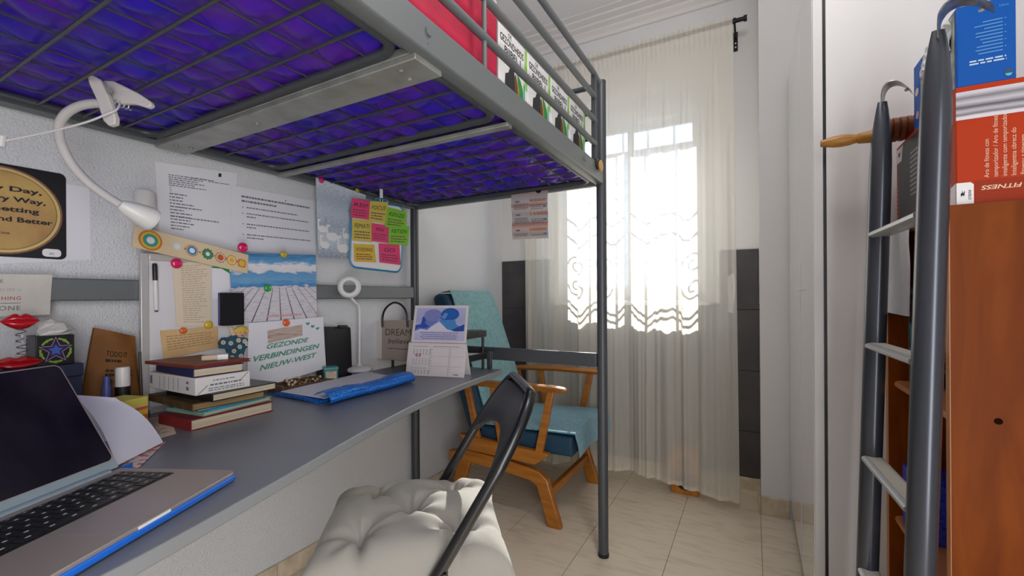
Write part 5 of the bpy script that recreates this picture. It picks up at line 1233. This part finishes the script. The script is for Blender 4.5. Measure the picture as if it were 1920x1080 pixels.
# box speaker on the floor behind the curtain hem
bp_ = on_z(1281, 936, 0); bp_ = V(bp_.x, 2.392, 0); sk = thing('wooden_speaker', 'small wooden box with a round black front on the floor behind the curtain hem', 'speaker', (bp_.x, bp_.y + .05, 0))
bx, by = bp_.x, bp_.y + .004
MB().box((bx - .066, by, 0), (bx + .066, by + .085, .225)).build('cabinet', mat('amber_wood_box', '#C07B2A', .4, col2='#A9661C', nscale=8, nstretch=(6, 1, 1)), sk, bevel=.004)
for z, r in ((.072, .046), (.165, .030)):
    MB().lathe([(r, 0), (r * 1.02, .003), (r * .9, .005), (r * .3, .001), (0.00001, .003)], 26, Matrix.Translation(V(bx, by, z)) @ Matrix.Rotation(PI / 2, 4, 'X')).build('cone', BLACKP, sk)
# ================================================================ wardrobe
WG = mat('white_gloss_door', '#DAD9D9', .10, spec=.7, coat=.6); WM = mat('white_melamine', '#CDCBCC', .45); WE = mat('wardrobe_edge', '#C4C3C3', .45)
wx, wy0, wy1, wz = .143, 1.432, 2.352, 2.02
wr = thing('wardrobe', 'tall white wardrobe with glossy framed doors beside the bookcase', 'wardrobe', (.45, 1.9, 0))
MB().box((.172, wy0, .0), (XR - .01, wy0 + .02, wz)).build('side_panel', WM, wr, smooth=0)
MB().box((.172, wy1 - .02, .0), (XR - .01, wy1, wz)).build('side_panel', WM, wr, smooth=0)
MB().box((.172, wy0 + .02, wz - .02), (XR - .01, wy1 - .02, wz)).build('top_panel', WM, wr, smooth=0)
MB().box((.20, wy0 + .02, 0), (.215, wy1 - .02, .075)).build('plinth', WM, wr, smooth=0)
MB().box((XR - .03, wy0 + .02, .075), (XR - .02, wy1 - .02, wz - .02)).build('back_panel', WM, wr, smooth=0)
MB().box((.1655, wy0 + .004, .08), (.1715, wy0 + .012, wz - .01)).build('gap_shade', BLACKP, wr, smooth=0)  # black strip standing in for the shade inside the door gap
for (ya, yb) in ((wy0, 1.812), (1.816, wy1)):
    d_ = MB().box((wx, ya, .080), (.165, yb, 1.990)).build('door', WE, wr, smooth=0, bevel=.0015)
    MB().box((wx - .0012, ya + .012, .092), (wx, yb - .012, 1.978)).build('glass_panel', WG, d_, smooth=0)
p = on_x(1497, 544, wx); MB().box((wx - .014, 1.80 - .03, p.z - .003), (wx - .001, 1.808, p.z + .003)).build('handle', ALU, wr, bevel=.001)
# ================================================================ bookcase and what is on it
BW = mat('cherry_veneer', '#823E04', .5, col2='#682D02', nscale=3.2, nstretch=(5, 1, .9), ramp=(.3, .7), dist=1.6, detail=3, spec=.12)
BWL = mat('cherry_edge', '#B97A48', .45)
kx0, kx1, ky0, ky1, kz = .292, .70, 1.015, 1.428, 1.162
bc = thing('bookcase', 'low cherry veneer bookcase against the wardrobe side behind the ladder', 'bookcase', (.5, 1.22, 0))
for (ya, yb) in ((ky0, ky0 + .018), (ky1 - .018, ky1)):
    sp_ = MB().box((kx0 + .001, ya, 0), (kx1, yb, kz)).build('side_panel', BW, bc, smooth=0)
    MB().box((kx0, ya, 0), (kx0 + .001, yb, kz)).build('edge_band', BWL, sp_, smooth=0)
MB().box((kx0, ky0 + .018, kz - .018), (kx1, ky1 - .018, kz)).build('top_panel', BW, bc, bevel=.002)
MB().box((kx1 - .006, ky0 + .018, 0), (kx1, ky1 - .018, kz - .018)).build('back_panel', BW, bc, smooth=0)
for z in (.80, .468, .130):
    b = MB(); pr = [(kx0 + .012, z - .009), (kx0 + .014, z - .003), (kx0 + .020, z), (kx1 - .006, z), (kx1 - .006, z - .018), (kx0 + .020, z - .018), (kx0 + .014, z - .015)]
    b.prism([V(x, ky0 + .018, q) for x, q in pr], (0, ky1 - ky0 - .036, 0)); sfo = b.build('shelf', BWL, bc)
pc_ = on_y(1872, 790, ky0); MB().tube([(pc_.x, ky0, pc_.z), (pc_.x, ky0 - .0012, pc_.z)], .0052, 14).build('screw_cap', mat('dark_screw_cap', '#1A0C05', .9, spec=.05), bc)
# orange fitness box
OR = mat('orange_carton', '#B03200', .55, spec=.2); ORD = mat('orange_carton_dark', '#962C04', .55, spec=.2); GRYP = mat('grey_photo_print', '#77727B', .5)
ox0, ox1, oy0, oy1, oz0, oz1 = .306, .56, 1.030, 1.386, kz, 1.364
ob = thing('fitness_box', 'orange fitness ring carton lying on the bookcase top', 'box', ((ox0 + ox1) / 2, (oy0 + oy1) / 2, oz0))
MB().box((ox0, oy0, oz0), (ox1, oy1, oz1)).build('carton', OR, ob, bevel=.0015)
fs_ = Sheet(V(ox0, oy0, oz0), V(ox1, oy0, oz0), V(ox1, oy0, oz1), V(ox0, oy0, oz1))
b = MB(); fs_.rect(b, 0, .72, 1, .955, .0004); b.build('photo_band', uvmat('ring_photo', [(0, '#D5D0D6'), (.745, '#D5D0D6'), (.76, '#6B6870'), (.79, '#B9B4BC'), (.82, '#4E4B53'), (.86, '#C2BDC5'), (.90, '#77737C'), (.935, '#C9C4CC'), (1, '#D5D0D6')], 1, 5, (1, 1, 1), .02), ob, smooth=0)
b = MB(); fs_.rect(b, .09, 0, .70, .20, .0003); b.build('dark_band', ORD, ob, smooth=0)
LT = mat('peach_lettering', '#E8BFA6', .6)
b = MB()
for i, t_ in enumerate(('Aro de fitness con', 'temporizador / Aro de fitness', 'inteligente com temporizador /', 'Inteligentna obrecz do', 'fitnessu z timerem')):
    u = .158 + .042 * i
    fs_.text(b, t_, u, .215, .030, 'l', 0, 0, None, .0007, 90)
b.build('lettering', LT, ob, smooth=0)
b = MB(); fs_.text(b, 'FITNESS', .215, .150, .034, 'c', .02, .2, .19, .0007, 180); b.build('fitness_word', LT, ob, smooth=0)
b = MB(); fs_.poly(b, [(0, .005), (.085, .005), (.085, .17), (.070, .19), (0, .19)], .0006); b.build('white_logo_patch', WHT, ob, smooth=0)
b = MB(); fs_.text(b, 'crane', .072, .045, .026, 'l', .005, .2, None, .0009, 90); fs_.poly(b, [(.020, .10), (.038, .075), (.042, .125), (.032, .10), (.028, .13), (.024, .07)], .0009); b.build('logo', INKD, ob, smooth=0)
ls_ = Sheet(V(ox0, oy1, oz0), V(ox0, oy0, oz0), V(ox0, oy0, oz1), V(ox0, oy1, oz1))
b = MB(); ls_.rect(b, .02, .01, .93, .965, .0004); b.build('dark_side', mat('charcoal_carton_print', '#1D1B1F', .45, col2='#37353A', nscale=9), ob, smooth=0)
b = MB()
for i in range(12): ls_.rect(b, .02, .02 + .05 * i, .07 - .003 * i, .045 + .05 * i, .0006)
b.build('orange_stripes', mat('orange_stripe', '#B4532E', .5), ob, smooth=0)
for pts in ([(.02, .80), (.12, .80), (.15, .965), (.02, .965)], [(.93, .01), (1, .01), (1, .19), (.93, .17)]): b = MB(); ls_.poly(b, pts, .0006); b.build('white_patch', WHT, ob, smooth=0)
b = MB(); ls_.words(b, .30, .62, .80, 10, .022, .05, 4, .0007, .4); b.build('side_print', mat('pale_print', '#A8A6AA', .6), ob, smooth=0)
b = MB(); ls_.poly(b, [(.05, .87), (.08, .86), (.10, .92), (.075, .90), (.06, .93)], .0009); b.build('side_logo', INKD, ob, smooth=0)
b = MB(); ls_.disc(b, .55, .30, .010, .0008, 16); b.build('teal_dot', mat('teal_print', '#2A7F8A', .5), ob, smooth=0)
# blue blister box standing on it
BB = mat('blue_carton', '#0552A8', .5, spec=.2)
qx0, qx1, qy0, qy1, qz0, qz1 = .300 + .008, .380, 1.032, 1.262, oz1, 1.502
bb_ = thing('blue_carton', 'bright blue carton with a picture window standing on the orange box', 'box', ((qx0 + qx1) / 2, (qy0 + qy1) / 2, qz0))
MB().box((qx0, qy0, qz0), (qx1, qy1, qz1)).build('carton', BB, bb_, bevel=.0015)
f2 = Sheet(V(qx0, qy0, qz0), V(qx1, qy0, qz0), V(qx1, qy0, qz1), V(qx0, qy0, qz1))
b = MB()
for i in range(10):
    v = .74 - .042 * i; rnd = random.Random(i); f2.rect(b, .28 + .2 * rnd.random(), v, .78, v + .014, .0005)
    if i % 2 == 0: f2.rect(b, .81, v, .835, v + .012, .0005)
b.build('print', mat('light_blue_print', '#4F8FCB', .6), bb_, smooth=0)
b = MB(); f2.words(b, .22, .84, .30, 2, .018, .035, 3, .0005, .05); b.build('white_print', mat('white_blue_print', '#B9CFE6', .6), bb_, smooth=0)
b = MB(); f2.text(b, 'Idee', .80, .89, .03, 'c', 0, .2, .16, .0005); b.build('mark', mat('light_blue_print', '#4F8FCB', .6), bb_, smooth=0)
b = MB(); f2.poly(b, circ(.87, .085, .075, .045, 20), .0006); b.build('round_emblem', mat('deep_teal_emblem', '#123E5C', .4), bb_, smooth=0)
b = MB(); f2.poly(b, [(.81, .075), (.93, .075), (.91, .05), (.87, .042), (.83, .05)], .0009); b.build('emblem_water', mat('aqua_emblem', '#3FB4D6', .4), bb_, smooth=0)
l2_ = Sheet(V(qx0, qy1, qz0), V(qx0, qy0, qz0), V(qx0, qy0, qz1), V(qx0, qy1, qz1))
b = MB(); l2_.poly(b, [(.20, .02), (.97, .02), (.97, .97), (.42, .97), (.20, .80)], .0004); b.build('picture_panel', mat('misty_leaf_photo', '#5F6C66', .4, col2='#B9BDA8', nscale=30, ramp=(.4, .7)), bb_, smooth=0)
b = MB(); l2_.poly(b, circ(.10, .56, .05, .06, 14), .0006); l2_.poly(b, circ(.11, .20, .04, .06, 14), .0006); b.mi = [0, 1]; b.build('badges', [mat('cream_badge', '#D9CDB0', .5), mat('pale_red_badge', '#C99AA5', .5)], bb_, smooth=0)
b = MB(); b.slabgrid(lambda u, v: V(qx0 - .003 - .004 * math.sin(PI * u) - .003 * math.sin(11 * u + 7 * v), qy0 + .02 + (qy1 - qy0 - .08) * u, qz0 + .075 + .055 * v), 10, 6, V(.002, 0, 0)); b.build('clear_blister', mat('shiny_clear_film', '#C9CCCF', .15, .3), bb_, smooth=0)
# grooved massage roller
ry_, rz_ = 1.325, oz1 + .0285
mr = thing('massage_roller', 'turned wooden massage roller with a grooved barrel lying on the orange box', 'roller', (.34, ry_, oz1))
RW = mat('turned_beech', '#B27C2C', .4, col2='#95611D', nscale=12, nstretch=(1, 4, 4)); RWD = mat('dark_grooved_wood', '#70380F', .45)
M = Matrix.Translation(V(.147, ry_, rz_ - .008)) @ Matrix.Rotation(PI / 2, 4, 'Y')
MB().lathe([(.0070, 0), (.0085, .003), (.0085, .006), (.0105, .012), (.0135, .028), (.0145, .042), (.0130, .058), (.0105, .068), (.0100, .073), (.0125, .076), (.0125, .080), (.0140, .098), (.0150, .104)], 22, M).build('handle', RW, mr)
M = Matrix.Translation(V(.249, ry_, rz_ - .004)) @ Matrix.Rotation(PI / 2, 4, 'Y')
MB().lathe([(.016, 0), (.022, .003), (.024, .008), (.022, .014), (.018, .017)], 24, M).build('collar', RW, mr)
M = Matrix.Translation(V(.270, ry_, rz_)) @ Matrix.Rotation(PI / 2, 4, 'Y')
prof = []
for k in range(18):
    z = .0125 * k; prof += [(.0225, z), (.0270, z + .002), (.0270, z + .0098), (.0225, z + .0118)]
MB().lathe(prof, 26, M).build('barrel', RWD, mr)
# white paper stack hung over the front of the top compartment
w0, w1 = on_x(1668, 585, kx0 - .004), on_x(1727, 592, kx0 - .004)
ww = Sheet(V(kx0 - .003, 1.405, w0.z), V(kx0 - .003, 1.215, w0.z - .004), V(kx0 - .003, 1.215, kz - .002), V(kx0 - .003, 1.405, kz - .002), curl=lambda u, v: .003 * math.sin(5 * v + 1) ** 2 + .001 * math.sin(12 * v + 3 * u) + .003)
a = thing('hanging_sheets', 'white paper sheets hanging over the open front of the bookcase', 'paper', tuple(ww.pt(.5, 0)))
ww.slab('sheets', PAPER, a, th=.004, n=(6, 14))
b = MB(); b.box((kx0 - .003, 1.215, kz + .0003), (kx0 + .013, 1.405, kz + .0009)); b.build('tucked_edge', PAPER, a, smooth=0)
# books and things on the shelves
tb0, tb1 = 1.315, 1.388
a = thing('teal_book', 'thick black and teal patterned book upright on the shelf behind the ladder', 'book', (.38, 1.35, .80))
MB().box((kx0 + .035, tb0, .8005), (kx0 + .20, tb1, 1.03)).build('cover', mat('black_teal_cover', '#14171C', .4, col2='#2E7DA0', nscale=22, nstretch=(1, .6, 2.4), ramp=(.50, .56)), a, bevel=.002)
MB().box((kx0 + .037, tb1, .803), (kx0 + .20, tb1 + .010, 1.027)).build('page_edge', mat('lime_page_edge', '#9DA77A', .6), a, smooth=0)
b = MB(); b.box((kx0 + .0345, tb0 + .004, .895), (kx0 + .035, tb1 - .012, .935)); b.build('title_panel', mat('teal_panel', '#3596B5', .5), a, smooth=0)
a = thing('blue_box', 'small sparkling cobalt blue box standing on the lower bookcase shelf', 'box', (.38, 1.30, .468))
MB().box((kx0 + .018, 1.272, .4685), (kx0 + .13, 1.372, .610)).build('box', mat('sparkling_cobalt', '#1B27A8', .4, .2, col2='#3A52D0', nscale=160, bump=.4, bscale=260), a, bevel=.002)
a = thing('black_bag', 'crumpled black bag lying on the lowest shelf of the bookcase', 'bag', (.45, 1.28, .13))
def bagf(u, v):
    th, ph = 2 * PI * u, PI * v
    r = 1 + .10 * math.sin(5 * th + 3 * ph) * math.sin(ph) + .06 * math.sin(9 * th - 7 * ph)
    return V(.435 + .125 * r * math.sin(ph) * math.cos(th), 1.293 + .100 * r * math.sin(ph) * math.sin(th), .275 - .145 * math.cos(ph) * (1 if v < .5 else r) + .0)
MB().grid(bagf, 30, 20).build('sack', mat('black_bag_cloth', '#191D1C', .7, bump=.3, bscale=20), a, smooth=60)
MB().tube(smooth_path([V(.40, 1.25, .405), V(.35, 1.26, .43), V(.33, 1.30, .43), V(.36, 1.33, .40)], 5), .006, 8).build('strap', BLACKP, a)
# ================================================================ ladder leaning on the bookcase
la_ = thing('ladder', 'grey steel bunk bed ladder with hooked tops leaning on the bookcase', 'ladder', (.22, 1.10, 0))
LAD = mat('grey_ladder_paint', '#4A4D55', .28, .55); LADL = mat('light_ladder_edge', '#A9AAAC', .35, .4)
def lx_(z, y=1.1): return .212 + z * .030 + (-.002 if y > 1.2 else .0100 if y < 1.0 else .004)
for y in (1.254, .960):
    zs = [(.012, 1), (.5, 1), (1.0, 1), (1.22, 1), (1.30, .96), (1.35, .84), (1.39, .60), (1.42, .32), (1.438, .10)]
    MB().tube([V(lx_(z, y), y, z) for z, k in zs], [.0200 if z < 1.23 else .0200 * (.35 + .65 * k) for z, k in zs], 20, ry=[.0245 * k if k < 1 else .0245 for z, k in zs], up=(1, 0, 0)).build('post', LAD, la_)
    MB().tube([V(lx_(0, y), y, 0), V(lx_(.014, y), y, .014)], .026, 16, ry=.026, up=(1, 0, 0)).build('foot_cap', BLACKP, la_)
    x0 = lx_(1.43, y)
    hd3, wd3 = V(.94, -.34, 0), V(.34, .94, 0)
    hk = smooth_path([V(x0, y, 1.424) + hd3 * a_ * (.8 if y > 1.2 else 1) + V(0, 0, b_) for a_, b_ in ((0, -.004), (0, .024), (.003, .038), (.012, .048), (.026, .049), (.040, .042), (.052, .030), (.060, .020))], 4)
    n_ = len(hk)
    def hkf(u, v, hk=hk, n_=n_):
        i = min(int(u * (n_ - 1) + 1e-6), n_ - 1); return hk[i] + wd3 * ((v - .5) * .036)
    b = MB(); b.slabgrid(lambda u, v: hkf(u, v), n_ - 1, 1, V(.0012, -.001, -.0022)); h_ = b.build('hook', mat('worn_steel', '#8F8F90', .3, .6, col2='#6D6E70', nscale=50), la_, smooth=50)
    q = hk[-5]; MB().ell((q.x + .002, y, q.z + .001), (.004, .004, .003), 10, 6).build('rivet', ALU, h_)
ya_, yb_2 = .960 + .016, 1.254 - .016
for z in (1.143, .897, .646, .395, .145):
    xa, xb = lx_(z, .96), lx_(z, 1.25)
    def sec(x, y): return [V(x + dx, y, z + dz) for dx, dz in ((-.020, .004), (-.014, .008), (.018, .008), (.020, .004), (.020, -.004), (-.014, -.006), (-.020, -.002))]
    p, q = sec(xa, ya_), sec(xb, yb_2); n_ = len(p)
    b = MB(); b.add(p + q, [tuple(range(n_)), tuple(reversed(range(n_, 2 * n_)))] + [((i + 1) % n_, i, n_ + i, n_ + (i + 1) % n_) for i in range(n_)]); r_ = b.build('rung', LADL, la_)
    MB().hexa([V(xa - .011, ya_ + .003, z + .0081), V(xa + .014, ya_ + .003, z + .0081), V(xb + .014, yb_2 - .003, z + .0081), V(xb - .011, yb_2 - .003, z + .0081), V(xa - .011, ya_ + .003, z + .009), V(xa + .014, ya_ + .003, z + .009), V(xb + .014, yb_2 - .003, z + .009), V(xb - .011, yb_2 - .003, z + .009)]).build('tread', mat('beige_tread', '#A9A49B', .6), r_, smooth=0)
